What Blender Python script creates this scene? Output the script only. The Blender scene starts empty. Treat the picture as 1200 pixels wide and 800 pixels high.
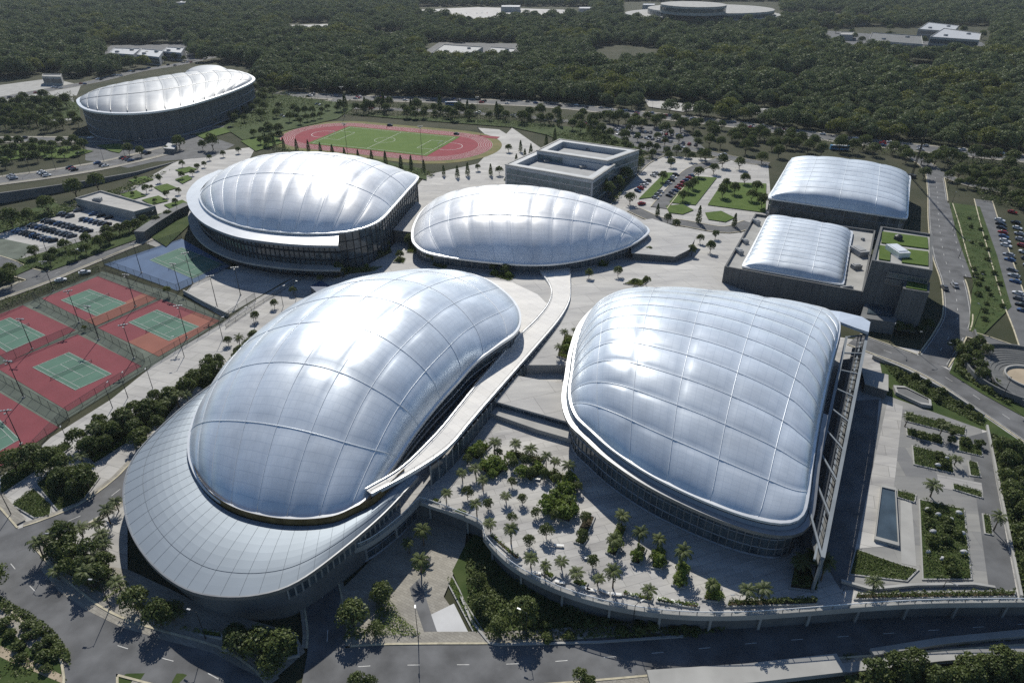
import bpy, bmesh, math, random
import numpy as np
from mathutils import Vector, Matrix
random.seed(7); RNG = np.random.default_rng(7)
R = math.radians
scene = bpy.context.scene
COL = scene.collection
# ------------------------------------------------------------------ survey: photo point -> ground position
FPX, TH, HC = 800.0, math.atan(470/800.0), 120.0
CT, ST = math.cos(TH), math.sin(TH)
def S(a, b, v):
    t = min(1.0, max(0.0, (v-a)/(b-a))); return t*t*(3-2*t)
def ground(x, y):
    dip = S(136, 128, y)*S(-75, -35, x)
    up = S(80, 105, x)*S(240, 205, y)
    return 1.8*up*(1-dip) - 4.5*dip
def upper(x, y):
    return 0.12 + 5*S(-66, -28, x)*S(305, 228, y)*S(104, 74, x)
def ray(px, py):
    x = (px-600)/FPX; y = (400-py)/FPX
    return (x, CT+y*ST, -ST+y*CT)
def G(px, py, z=None):
    """ground point seen at a photo position; z: height, a function of (x, y), or None for the terrain"""
    d = ray(px, py)
    f = z if callable(z) else (ground if z is None else None)
    zz = 0.0 if f else z
    for _ in range(30 if f else 1):
        t = (zz-HC)/d[2]
        if f:
            zn = f(d[0]*t, d[1]*t)
            if abs(zn-zz) < 0.003: break
            zz = 0.5*zz+0.5*zn
    return Vector((d[0]*t, d[1]*t, zz))
def W(pts, z=None): return [G(p[0], p[1], z) for p in pts]
def proj(p):
    dz = p[2]-HC; dep = p[1]*CT-dz*ST; u = p[1]*ST+dz*CT
    return 600+FPX*p[0]/dep, 400-FPX*u/dep

# ------------------------------------------------------------------ materials
MATS = {}
def mat(name, col, rough=0.7, metal=0.0, var=0.15, scale=0.3, detail=4, bump=0.0, bscale=4.0, spec=0.2, col2=None, coord='Object'):
    m = bpy.data.materials.new(name); m.use_nodes = True
    nt = m.node_tree; N = nt.nodes; L = nt.links
    b = N['Principled BSDF']; b.inputs['Roughness'].default_value = rough; b.inputs['Metallic'].default_value = metal
    b.inputs['Specular IOR Level'].default_value = spec
    tc = N.new('ShaderNodeTexCoord')
    if var or col2:
        n = N.new('ShaderNodeTexNoise'); n.inputs['Scale'].default_value = scale; n.inputs['Detail'].default_value = detail
        L.new(tc.outputs[coord], n.inputs['Vector'])
        r = N.new('ShaderNodeValToRGB')
        r.color_ramp.elements[0].position = 0.32; r.color_ramp.elements[1].position = 0.68
        c2 = col2 or tuple(min(1, c*(1+var)) for c in col)
        c1 = col if col2 else tuple(c*(1-var) for c in col)
        r.color_ramp.elements[0].color = (*c1, 1); r.color_ramp.elements[1].color = (*c2, 1)
        L.new(n.outputs['Fac'], r.inputs['Fac']); L.new(r.outputs['Color'], b.inputs['Base Color'])
    else:
        b.inputs['Base Color'].default_value = (*col, 1)
    if bump:
        n2 = N.new('ShaderNodeTexNoise'); n2.inputs['Scale'].default_value = bscale; n2.inputs['Detail'].default_value = 3
        L.new(tc.outputs[coord], n2.inputs['Vector'])
        bp = N.new('ShaderNodeBump'); bp.inputs['Strength'].default_value = bump; bp.inputs['Distance'].default_value = 0.1
        L.new(n2.outputs['Fac'], bp.inputs['Height']); L.new(bp.outputs['Normal'], b.inputs['Normal'])
    MATS[name] = m; return m
def paving(name, c1, c2, bw, bh, rot=0.0, mortar=0.02, cm=None, rough=0.75, stain=0.35):
    """slabs laid in courses, with weathering over the top"""
    m = bpy.data.materials.new(name); m.use_nodes = True
    nt = m.node_tree; N = nt.nodes; L = nt.links; b = N['Principled BSDF']; b.inputs['Roughness'].default_value = rough; b.inputs['Specular IOR Level'].default_value = 0.2
    tc = N.new('ShaderNodeTexCoord'); mp = N.new('ShaderNodeMapping'); mp.inputs['Rotation'].default_value = (0, 0, rot)
    L.new(tc.outputs['Object'], mp.inputs['Vector'])
    br = N.new('ShaderNodeTexBrick'); L.new(mp.outputs['Vector'], br.inputs['Vector'])
    br.inputs['Scale'].default_value = 1; br.inputs['Brick Width'].default_value = bw; br.inputs['Row Height'].default_value = bh
    br.inputs['Mortar Size'].default_value = mortar; br.inputs['Mortar Smooth'].default_value = 0.3; br.inputs['Bias'].default_value = 0.0
    br.inputs['Color1'].default_value = (*c1, 1); br.inputs['Color2'].default_value = (*c2, 1)
    br.inputs['Mortar'].default_value = (*(cm or tuple(c*0.6 for c in c1)), 1)
    n = N.new('ShaderNodeTexNoise'); n.inputs['Scale'].default_value = 0.12; n.inputs['Detail'].default_value = 8; n.inputs['Roughness'].default_value = 0.65
    mp2 = N.new('ShaderNodeMapping'); mp2.inputs['Rotation'].default_value = (0, 0, rot); mp2.inputs['Scale'].default_value = (0.35, 1.5, 1)
    L.new(tc.outputs['Object'], mp2.inputs['Vector']); L.new(mp2.outputs['Vector'], n.inputs['Vector'])
    r = N.new('ShaderNodeValToRGB'); r.color_ramp.elements[0].position = 0.3; r.color_ramp.elements[1].position = 0.7
    r.color_ramp.elements[0].color = (1-stain, 1-stain, 1-stain*0.95, 1); r.color_ramp.elements[1].color = (1.12, 1.11, 1.08, 1)
    L.new(n.outputs['Fac'], r.inputs['Fac'])
    mx = N.new('ShaderNodeMixRGB'); mx.blend_type = 'MULTIPLY'; mx.inputs['Fac'].default_value = 1
    L.new(br.outputs['Color'], mx.inputs['Color1']); L.new(r.outputs['Color'], mx.inputs['Color2'])
    L.new(mx.outputs['Color'], b.inputs['Base Color'])
    MATS[name] = m; return m
def leafmat(name, c1, c2, trans=0.3):
    m = bpy.data.materials.new(name); m.use_nodes = True
    nt = m.node_tree; N = nt.nodes; L = nt.links; N.clear()
    out = N.new('ShaderNodeOutputMaterial'); d = N.new('ShaderNodeBsdfDiffuse'); t = N.new('ShaderNodeBsdfTranslucent'); mx = N.new('ShaderNodeMixShader')
    gl = N.new('ShaderNodeBsdfGlossy'); gl.inputs['Roughness'].default_value = 0.55; gl.inputs['Color'].default_value = (.5, .5, .5, 1)
    oi = N.new('ShaderNodeObjectInfo'); tc = N.new('ShaderNodeTexCoord'); n = N.new('ShaderNodeTexNoise'); n.inputs['Scale'].default_value = 0.7
    L.new(tc.outputs['Object'], n.inputs['Vector'])
    n3 = N.new('ShaderNodeTexNoise'); n3.inputs['Scale'].default_value = 0.018; n3.inputs['Detail'].default_value = 3; L.new(oi.outputs['Location'], n3.inputs['Vector'])
    av = N.new('ShaderNodeMath'); av.operation = 'MULTIPLY_ADD'; av.inputs[1].default_value = 1.1; L.new(n3.outputs['Fac'], av.inputs[0])
    sub = N.new('ShaderNodeMath'); sub.operation = 'SUBTRACT'; sub.inputs[1].default_value = 0.55; L.new(n.outputs['Fac'], sub.inputs[0]); L.new(sub.outputs[0], av.inputs[2])
    ad = N.new('ShaderNodeMath'); ad.operation = 'MULTIPLY_ADD'; ad.inputs[1].default_value = 1.0
    L.new(av.outputs[0], ad.inputs[0])
    sc = N.new('ShaderNodeMath'); sc.operation = 'MULTIPLY_ADD'; sc.inputs[1].default_value = 0.7; sc.inputs[2].default_value = 0.1
    L.new(oi.outputs['Random'], sc.inputs[0]); L.new(sc.outputs[0], ad.inputs[2])
    r = N.new('ShaderNodeValToRGB'); r.color_ramp.elements[0].color = (*c1, 1); r.color_ramp.elements[1].color = (*c2, 1)
    r.color_ramp.elements[0].position = 0.1; r.color_ramp.elements[1].position = 0.95
    L.new(ad.outputs[0], r.inputs['Fac'])
    for s in (d, t): L.new(r.outputs['Color'], s.inputs['Color'])
    mx.inputs['Fac'].default_value = trans
    L.new(d.outputs[0], mx.inputs[1]); L.new(t.outputs[0], mx.inputs[2])
    m2 = N.new('ShaderNodeMixShader'); m2.inputs['Fac'].default_value = 0.04
    L.new(mx.outputs[0], m2.inputs[1]); L.new(gl.outputs[0], m2.inputs[2]); L.new(m2.outputs[0], out.inputs['Surface'])
    MATS[name] = m; return m
def netmat(name, col, alpha):
    m = bpy.data.materials.new(name); m.use_nodes = True
    nt = m.node_tree; b = nt.nodes['Principled BSDF']; b.inputs['Base Color'].default_value = (*col, 1); b.inputs['Alpha'].default_value = alpha
    b.inputs['Roughness'].default_value = 0.6
    MATS[name] = m; return m
def membrane(name, base, rough, metal, fade=0.35):
    """printed foil cushions: a satin silver frit, faintly streaked"""
    m = bpy.data.materials.new(name); m.use_nodes = True
    nt = m.node_tree; N = nt.nodes; L = nt.links; b = N['Principled BSDF']
    b.inputs['Metallic'].default_value = metal; b.inputs['Specular IOR Level'].default_value = 0.6
    tc = N.new('ShaderNodeTexCoord')
    n = N.new('ShaderNodeTexNoise'); n.inputs['Scale'].default_value = 0.07; n.inputs['Detail'].default_value = 7; n.inputs['Roughness'].default_value = 0.62
    L.new(tc.outputs['Object'], n.inputs['Vector'])
    r = N.new('ShaderNodeValToRGB'); r.color_ramp.elements[0].position = 0.3; r.color_ramp.elements[1].position = 0.7
    r.color_ramp.elements[0].color = (*[c*0.80 for c in base], 1); r.color_ramp.elements[1].color = (*[min(1, c*1.08) for c in base], 1)
    L.new(n.outputs['Fac'], r.inputs['Fac'])
    br = N.new('ShaderNodeTexBrick'); br.offset = 0; br.inputs['Scale'].default_value = 1; br.inputs['Brick Width'].default_value = 0.1666667; br.inputs['Row Height'].default_value = 0.125
    br.inputs['Mortar Size'].default_value = 0.006; br.inputs['Mortar Smooth'].default_value = 0.4; br.inputs['Color1'].default_value = (1, 1, 1, 1); br.inputs['Color2'].default_value = (.93, .94, .95, 1); br.inputs['Mortar'].default_value = (.80, .82, .85, 1)
    L.new(tc.outputs['UV'], br.inputs['Vector'])
    mxx = N.new('ShaderNodeMixRGB'); mxx.blend_type = 'MULTIPLY'; mxx.inputs['Fac'].default_value = 0.85; L.new(r.outputs['Color'], mxx.inputs['Color1']); L.new(br.outputs['Color'], mxx.inputs['Color2']); L.new(mxx.outputs['Color'], b.inputs['Base Color'])
    v = N.new('ShaderNodeTexVoronoi'); v.inputs['Scale'].default_value = 1.6; L.new(tc.outputs['Object'], v.inputs['Vector'])
    mr = N.new('ShaderNodeMapRange'); mr.inputs['To Min'].default_value = rough-0.04; mr.inputs['To Max'].default_value = rough+0.10
    L.new(n.outputs['Fac'], mr.inputs['Value']); L.new(mr.outputs[0], b.inputs['Roughness'])
    bp = N.new('ShaderNodeBump'); bp.inputs['Strength'].default_value = 0.012; bp.inputs['Distance'].default_value = 0.08
    L.new(v.outputs['Distance'], bp.inputs['Height']); L.new(bp.outputs['Normal'], b.inputs['Normal'])
    MATS[name] = m; return m
def build_materials():
    mat('earth', (0.028, 0.036, 0.016), 0.95, col2=(0.06, 0.06, 0.036), scale=0.05, detail=8, bump=0.4)
    mat('asphalt', (0.12, 0.123, 0.127), 0.8, var=0.3, scale=0.18, detail=10)
    mat('asphalt_pale', (0.12, 0.124, 0.128), 0.85, var=0.2, scale=0.2, detail=8)
    mat('paint', (0.42, 0.42, 0.40), 0.6, col2=(0.62, 0.62, 0.6), scale=1.2)
    mat('paint_yellow', (0.55, 0.38, 0.06), 0.6, var=0.15, scale=1.5)
    mat('kerb', (0.46, 0.42, 0.31), 0.8, var=0.2, scale=0.8)
    paving('paving', (0.40, 0.395, 0.38), (0.46, 0.455, 0.44), 9.0, 4.5, 0.35, 0.07, (0.24, 0.24, 0.23))
    paving('paving_lower', (0.42, 0.415, 0.40), (0.50, 0.495, 0.48), 6.0, 2.2, -0.32, 0.05, (0.24, 0.24, 0.23), stain=0.45)
    paving('paving_upper', (0.42, 0.418, 0.408), (0.46, 0.458, 0.448), 14.0, 9.0, -0.35, 0.09, (0.27, 0.27, 0.265), stain=0.3)
    paving('paving_warm', (0.29, 0.275, 0.24), (0.35, 0.335, 0.295), 1.2, 0.6, 0.5, 0.03)
    paving('garden_paving', (0.30, 0.30, 0.285), (0.20, 0.205, 0.21), 8.0, 6.0, 0.12, 0.03, stain=0.3)
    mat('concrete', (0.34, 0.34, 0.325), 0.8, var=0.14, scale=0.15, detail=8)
    mat('pale_panel', (0.44, 0.46, 0.47), 0.6, var=0.1, scale=0.2, detail=8)
    mat('seam_grey', (0.17, 0.195, 0.22), 0.5, metal=0.3, var=0.05)
    mat('grey_panel', (0.20, 0.225, 0.245), 0.45, var=0.15, scale=0.2, detail=8)
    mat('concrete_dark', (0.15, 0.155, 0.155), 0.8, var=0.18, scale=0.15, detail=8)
    paving('clad_dark', (0.115, 0.122, 0.125), (0.145, 0.15, 0.152), 4.0, 1.2, 0, 0.03, stain=0.2)
    mat('roof_grey', (0.30, 0.31, 0.315), 0.7, var=0.10, scale=0.2, detail=8)
    paving('ramp_deck', (0.60, 0.595, 0.58), (0.64, 0.635, 0.62), 5.0, 2.5, 0.8, 0.03, rough=0.6, stain=0.12)
    mat('white_metal', (0.74, 0.76, 0.77), 0.35, metal=0.3, var=0.05)
    mat('rib_white', (0.68, 0.72, 0.76), 0.4, metal=0.2, var=0.04)
    mat('zinc', (0.225, 0.262, 0.30), 0.5, metal=0.3, var=0.06, scale=0.1)
    mat('dark_metal', (0.05, 0.055, 0.06), 0.5, metal=0.5, var=0.1)
    mat('steel', (0.28, 0.29, 0.30), 0.45, metal=0.6, var=0.1)
    mat('glass_dark', (0.03, 0.045, 0.058), 0.12, col2=(0.10, 0.13, 0.15), scale=0.35, detail=6, spec=0.7)
    mat('glass_blue', (0.07, 0.12, 0.135), 0.15, col2=(0.16, 0.22, 0.24), scale=0.3, detail=6, spec=0.7)
    mat('glass_gold', (0.16, 0.115, 0.05), 0.35, var=0.35, scale=0.4)
    mat('soil', (0.06, 0.048, 0.03), 0.95, var=0.3, scale=1.0)
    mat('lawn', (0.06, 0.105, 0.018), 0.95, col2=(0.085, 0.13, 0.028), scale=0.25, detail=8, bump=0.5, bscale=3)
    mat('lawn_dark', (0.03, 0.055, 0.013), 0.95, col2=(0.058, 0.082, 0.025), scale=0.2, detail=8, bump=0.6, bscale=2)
    mat('turf', (0.07, 0.13, 0.018), 0.9, col2=(0.09, 0.15, 0.024), scale=0.12, detail=6)
    mat('dry_grass', (0.20, 0.17, 0.08), 0.95, col2=(0.13, 0.14, 0.05), scale=0.15, detail=8)
    mat('track_red', (0.22, 0.028, 0.042), 0.85, var=0.08, scale=0.2, detail=6)
    mat('court_red', (0.19, 0.05, 0.06), 0.85, var=0.10, scale=0.12, detail=8)
    mat('court_orange', (0.25, 0.10, 0.075), 0.85, var=0.10, scale=0.12, detail=8)
    mat('court_green', (0.085, 0.165, 0.125), 0.85, var=0.10, scale=0.15, detail=8)
    mat('court_blue', (0.09, 0.14, 0.235), 0.85, var=0.12, scale=0.15, detail=8)
    mat('court_grey', (0.12, 0.14, 0.115), 0.9, var=0.2, scale=0.2, detail=8)
    mat('sand', (0.36, 0.30, 0.22), 0.95, var=0.12, scale=0.3)
    mat('pool_blue', (0.055, 0.08, 0.105), 0.15, var=0.25, scale=0.2)
    mat('bark', (0.10, 0.08, 0.06), 0.95, var=0.25, scale=1.5)
    mat('palm_bark', (0.16, 0.13, 0.10), 0.95, var=0.25, scale=2.0)
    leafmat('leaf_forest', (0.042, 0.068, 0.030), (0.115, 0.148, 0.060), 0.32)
    leafmat('leaf_bright', (0.075, 0.10, 0.022), (0.14, 0.16, 0.035), 0.35)
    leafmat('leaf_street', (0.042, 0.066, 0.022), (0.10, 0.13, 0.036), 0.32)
    leafmat('leaf_palm', (0.04, 0.062, 0.022), (0.095, 0.12, 0.04), 0.3)
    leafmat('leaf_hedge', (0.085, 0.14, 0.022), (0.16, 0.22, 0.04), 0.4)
    netmat('net', (0.10, 0.13, 0.11), 0.30)
    netmat('rail_glass', (0.45, 0.5, 0.5), 0.35)
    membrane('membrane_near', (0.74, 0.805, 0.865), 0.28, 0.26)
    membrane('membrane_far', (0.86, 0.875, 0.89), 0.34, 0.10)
    membrane('membrane_white', (0.60, 0.66, 0.72), 0.42, 0.25)
    membrane('membrane_oval', (0.36, 0.38, 0.40), 0.5, 0.2)
    for n_, c in CARC.items(): mat('car_'+n_, c, 0.25, metal=0.25, var=0.0)
    mat('car_glass', (0.015, 0.018, 0.022), 0.08, var=0.0, spec=0.8)
    mat('rubber', (0.02, 0.02, 0.02), 0.8, var=0.0)
    mat('bus_blue', (0.10, 0.25, 0.42), 0.4, var=0.05)
    mat('shed_white', (0.42, 0.43, 0.44), 0.5, var=0.08)
    mat('tent_blue', (0.03, 0.06, 0.12), 0.5, var=0.1)
    mat('sign_white', (0.7, 0.7, 0.68), 0.5, var=0.0)
CARC = {'white': (0.7, 0.7, 0.7), 'silver': (0.35, 0.36, 0.38), 'grey': (0.13, 0.135, 0.145), 'black': (0.02, 0.02, 0.023), 'blue': (0.05, 0.10, 0.22), 'red': (0.30, 0.03, 0.03)}
build_materials()

# ------------------------------------------------------------------ object helpers
def tag(o, label=None, cat=None, group=None, kind=None):
    if label: o['label'] = label
    if cat: o['category'] = cat
    if group: o['group'] = group
    if kind: o['kind'] = kind
    return o
def empty(name, loc=(0, 0, 0), rz=0.0):
    o = bpy.data.objects.new(name, None); o.location = loc; o.rotation_euler = (0, 0, rz); o.empty_display_size = 0.5
    COL.objects.link(o); return o
class MB:
    def __init__(s): s.v = []; s.f = []; s.mi = []; s.m = 0
    def poly(s, pts):
        b = len(s.v); s.v += [tuple(p) for p in pts]; s.f.append(tuple(range(b, b+len(pts)))); s.mi.append(s.m)
    def prism(s, top, zb, cap=True):
        """top: points with z; zb: bottom height or list of bottom points"""
        n = len(top); b = len(s.v)
        bot = [(p[0], p[1], zb) for p in top] if not isinstance(zb, list) else zb
        s.v += [tuple(p) for p in top]+[tuple(p) for p in bot]
        if cap: s.f.append(tuple(range(b, b+n))); s.mi.append(s.m)
        for i in range(n):
            j = (i+1) % n; s.f.append((b+j, b+i, b+n+i, b+n+j)); s.mi.append(s.m)
        s.f.append(tuple(range(b+2*n-1, b+n-1, -1))); s.mi.append(s.m)
    def strip(s, A, B, close=False):
        n = len(A); b = len(s.v); s.v += [tuple(p) for p in A]+[tuple(p) for p in B]
        for i in range(n if close else n-1):
            j = (i+1) % n; s.f.append((b+i, b+j, b+n+j, b+n+i)); s.mi.append(s.m)
    def sweep(s, rings, closed_ring=True, close=False, caps=True):
        b = len(s.v); k = len(rings[0]); n = len(rings)
        for r in rings: s.v += [tuple(p) for p in r]
        for i in range(n if close else n-1):
            for j in range(k if closed_ring else k-1):
                a = b+i*k+j; c = b+i*k+(j+1) % k; i2 = (i+1) % n
                s.f.append((a, c, b+i2*k+(j+1) % k, b+i2*k+j)); s.mi.append(s.m)
        if caps and not close and closed_ring:
            s.f.append(tuple(b+j for j in range(k-1, -1, -1))); s.f.append(tuple(b+(n-1)*k+j for j in range(k))); s.mi += [s.m]*2
    def tube(s, pts, r, k=6, close=False):
        pts = [Vector(p) for p in pts]; n = len(pts); rings = []
        for i, p in enumerate(pts):
            if close: d = pts[(i+1) % n]-pts[i-1]
            else: d = pts[min(i+1, n-1)]-pts[max(i-1, 0)]
            d.normalize()
            u = d.cross(Vector((0, 0, 1)))
            if u.length < 1e-3: u = Vector((1, 0, 0))
            u.normalize(); w = u.cross(d)
            rr = r[i] if isinstance(r, (list, tuple)) else r
            rings.append([p+u*rr*math.cos(2*math.pi*j/k)+w*rr*math.sin(2*math.pi*j/k) for j in range(k)])
        s.sweep(rings, True, close)
    def bar(s, a, b, w, h):
        a = Vector(a); b = Vector(b); d = (b-a).normalized(); u = d.cross(Vector((0, 0, 1)))
        if u.length < 1e-3: u = Vector((1, 0, 0))
        u.normalize(); t = u.cross(d)
        c = lambda p: [p-u*w/2-t*h/2, p+u*w/2-t*h/2, p+u*w/2+t*h/2, p-u*w/2+t*h/2]
        s.sweep([c(a), c(b)])
    def box(s, c, sx, sy, sz, rz=0.0):
        """c: centre of the base"""
        ca, sa = math.cos(rz), math.sin(rz)
        q = [(-sx/2, -sy/2), (sx/2, -sy/2), (sx/2, sy/2), (-sx/2, sy/2)]
        s.prism([(c[0]+x*ca-y*sa, c[1]+x*sa+y*ca, c[2]+sz) for x, y in q], c[2])
    def build(s, name, mats, parent=None, smooth=False):
        me = bpy.data.meshes.new(name); me.from_pydata(s.v, [], s.f)
        ms = mats if isinstance(mats, (list, tuple)) else [mats]
        for m in ms: me.materials.append(MATS[m])
        if len(ms) > 1: me.polygons.foreach_set('material_index', s.mi)
        if smooth: me.polygons.foreach_set('use_smooth', [True]*len(me.polygons))
        me.update()
        o = bpy.data.objects.new(name, me); COL.objects.link(o)
        if parent: o.parent = parent
        return o
def recentre(o, p):
    """move a mesh object's origin to p"""
    p = Vector(p); o.data.transform(Matrix.Translation(-p)); o.location = p; return o
def fix_normals(o):
    bm = bmesh.new(); bm.from_mesh(o.data); bmesh.ops.recalc_face_normals(bm, faces=bm.faces); bm.to_mesh(o.data); bm.free(); return o
def copy_tree(o, parent=None):
    c = o.copy(); COL.objects.link(c)
    if parent: c.parent = parent
    for ch in o.children: copy_tree(ch, c)
    return c
def smooth_curve(pts, n, close=False):
    """Catmull-Rom through pts, n samples evenly spaced by length"""
    P = [Vector(p) for p in pts]; m = len(P); out = []
    segs = m if close else m-1
    for i in range(segs):
        p0 = P[i-1] if (close or i > 0) else P[0]*2-P[1]
        p1 = P[i]; p2 = P[(i+1) % m]; p3 = P[(i+2) % m] if (close or i+2 < m) else P[-1]*2-P[-2]
        for k in range(16):
            t = k/16; out.append(0.5*((2*p1)+(p2-p0)*t+(2*p0-5*p1+4*p2-p3)*t*t+(3*p1-p0-3*p2+p3)*t**3))
    out.append(P[0].copy() if close else P[-1].copy())
    return resample(out, n, close)
def resample(out, n, close=False):
    A = np.array([tuple(p) for p in out]); d = np.r_[0, np.cumsum(np.linalg.norm(np.diff(A, axis=0), axis=1))]
    q = np.linspace(0, d[-1], n+1)[:-1] if close else np.linspace(0, d[-1], n)
    return [Vector((np.interp(t, d, A[:, 0]), np.interp(t, d, A[:, 1]), np.interp(t, d, A[:, 2]))) for t in q]
def offset(curve, d, close=True, dz=0.0):
    """shift a plan curve sideways: positive d moves to the left of its direction"""
    n = len(curve); out = []
    for i, p in enumerate(curve):
        a = curve[(i-1) % n] if close else curve[max(i-1, 0)]; b = curve[(i+1) % n] if close else curve[min(i+1, n-1)]
        t = Vector((b[0]-a[0], b[1]-a[1], 0))
        t = t.normalized() if t.length > 1e-6 else Vector((1, 0, 0))
        out.append(Vector((p[0]-t.y*d, p[1]+t.x*d, p[2]+dz)))
    return out
def inside(x, y, poly):
    c = False; n = len(poly); j = n-1
    for i in range(n):
        if (poly[i][1] > y) != (poly[j][1] > y) and x < (poly[j][0]-poly[i][0])*(y-poly[i][1])/(poly[j][1]-poly[i][1])+poly[i][0]: c = not c
        j = i
    return c
ORD = ['first', 'second', 'third', 'fourth', 'fifth', 'sixth', 'seventh', 'eighth', 'ninth', 'tenth', 'eleventh', 'twelfth', 'thirteenth', 'fourteenth', 'fifteenth', 'sixteenth',
       'seventeenth', 'eighteenth', 'nineteenth', 'twentieth', 'twenty-first', 'twenty-second', 'twenty-third', 'twenty-fourth', 'twenty-fifth', 'twenty-sixth', 'twenty-seventh', 'twenty-eighth', 'twenty-ninth', 'thirtieth']

# ------------------------------------------------------------------ sheets: ground, roads, paving
def sheet(name, pxpoly, m, z=0.06, zf=ground, kind='structure', step=6.0, label=None, cat=None, world=None, parent=None, lim=None):
    """a flat surface draped over the terrain, cut into small pieces so that it follows it"""
    P = world or W(pxpoly, zf)
    bm = bmesh.new(); vs = [bm.verts.new((p[0], p[1], 0)) for p in P]; f = bm.faces.new(vs)
    if f.normal.z < 0 or f.calc_area() >= 0 and (f.normal_update() or f.normal.z < 0): f.normal_flip()
    xs = [p[0] for p in P]; ys = [p[1] for p in P]
    flat = len({round(zf(x, y), 2) for x in np.linspace(min(xs), max(xs), 12) for y in np.linspace(min(ys), max(ys), 12)}) == 1
    if not flat:
        for ax, lo, hi in ((0, min(xs), max(xs)), (1, min(ys), max(ys))):
            lo_, hi_ = (max(lo, -130), min(hi, 150)) if ax == 0 else (max(lo, 60), min(hi, 310))
            q = lo_+step
            while q < hi_:
                co = (q, 0, 0) if ax == 0 else (0, q, 0); no = (1, 0, 0) if ax == 0 else (0, 1, 0)
                bmesh.ops.bisect_plane(bm, geom=bm.verts[:]+bm.edges[:]+bm.faces[:], plane_co=co, plane_no=no); q += step
    bmesh.ops.triangulate(bm, faces=[f for f in bm.faces if len(f.verts) > 4])
    for v in bm.verts: v.co.z = zf(v.co.x, v.co.y)+z
    bmesh.ops.recalc_face_normals(bm, faces=bm.faces)
    me = bpy.data.meshes.new(name); bm.to_mesh(me); bm.free(); me.materials.append(MATS[m])
    if sum(p.normal.z for p in me.polygons) < 0: me.flip_normals()
    o = bpy.data.objects.new(name, me); COL.objects.link(o)
    if parent: o.parent = parent
    return tag(o, label, cat, None, kind)
def ribbon_edges(pts, w, zf=ground, n=None, px=True):
    C = W(pts, zf) if px else [Vector(p) for p in pts]
    L = sum((C[i+1]-C[i]).length for i in range(len(C)-1)); n = n or max(6, int(L/4))
    C = smooth_curve(C, n)
    return C, offset(C, w/2, False), offset(C, -w/2, False)
def drape(c, zf, dz): return [Vector((p[0], p[1], zf(p[0], p[1])+dz)) for p in c]
REG = []
def road(pts, w, z=0.10, zf=ground, m='asphalt', name='road', dash=True, kerb=True, pave=0, edge=False, kerbm='kerb', lanes=1):
    C, A, B = ribbon_edges(pts, w, zf)
    b = MB(); b.strip(drape(B, zf, z), drape(C, zf, z)); b.strip(drape(C, zf, z), drape(A, zf, z)); tag(b.build(name, m), kind='structure')
    REG.append(dict(C=C, A=A, B=B, w=w, z=z, zf=zf, dash=dash, kerb=kerb, pave=pave, edge=edge, kerbm=kerbm, lanes=lanes)); return C, A, B
def finish_roads():
    """pavements, kerbs and markings, left open where another road joins"""
    arr = [np.array([(p[0], p[1]) for p in resample(r['C'], len(r['C'])*3)]) for r in REG]
    def free(p, k, extra=0.0):
        for j, r in enumerate(REG):
            if j != k and np.min((arr[j][:, 0]-p[0])**2+(arr[j][:, 1]-p[1])**2) < (r['w']/2+extra)**2: return False
        return True
    def runs(E, k, extra=0.0):
        out, cur = [], []
        for p in resample(E, len(E)*3):
            if free(p, k, extra): cur.append(p)
            else:
                if len(cur) > 1: out.append(cur)
                cur = []
        if len(cur) > 1: out.append(cur)
        return out
    for k, r in enumerate(REG):
        z, zf, w = r['z'], r['zf'], r['w']
        for sgn, E in ((1, r['A']), (-1, r['B'])):
            if r['pave']:
                p_ = MB()
                for run in runs(offset(E, sgn*r['pave']*.5, False), k, r['pave']*.5):
                    a, c = offset(run, -sgn*r['pave']*.5, False), offset(run, sgn*r['pave']*.5, False); p_.strip(drape(a, zf, z+.05), drape(c, zf, z+.05))
                if p_.v: tag(p_.build('pavement', 'paving_warm'), kind='structure')
            if r['kerb']:
                q = MB()
                for run in runs(E, k, .1):
                    e2 = offset(run, .42*sgn, False)
                    q.sweep([[Vector((a[0], a[1], zf(a[0], a[1])+z-.06)), Vector((a[0], a[1], zf(a[0], a[1])+z+.13)), Vector((c[0], c[1], zf(c[0], c[1])+z+.13)), Vector((c[0], c[1], zf(c[0], c[1])+z-.06))] for a, c in zip(run, e2)])
                if q.v: tag(q.build('kerb', r['kerbm']), kind='structure')
        mk = MB(); C = r['C']
        if r['dash']:
            for ln in range(r['lanes']):
                off = 0 if r['lanes'] == 1 else (ln-(r['lanes']-1)/2)*w/(r['lanes']+1)
                D = resample(offset(C, off, False), max(4, int(sum((C[i+1]-C[i]).length for i in range(len(C)-1))/2.4)))
                for i in range(0, len(D)-1, 4):
                    sg = D[i:i+2]
                    if free(sg[0], k, .5) and free(sg[1], k, .5): mk.strip(drape(offset(sg, -.08, False), zf, z+.02), drape(offset(sg, .08, False), zf, z+.02))
        if r['edge']:
            for o_ in (w/2-.6, -w/2+.6):
                for run in runs(offset(C, o_, False), k, 1.0): mk.strip(drape(offset(run, -.07, False), zf, z+.02), drape(offset(run, .07, False), zf, z+.02))
        if mk.v: tag(mk.build('road_markings', 'paint'), kind='structure')
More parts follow.
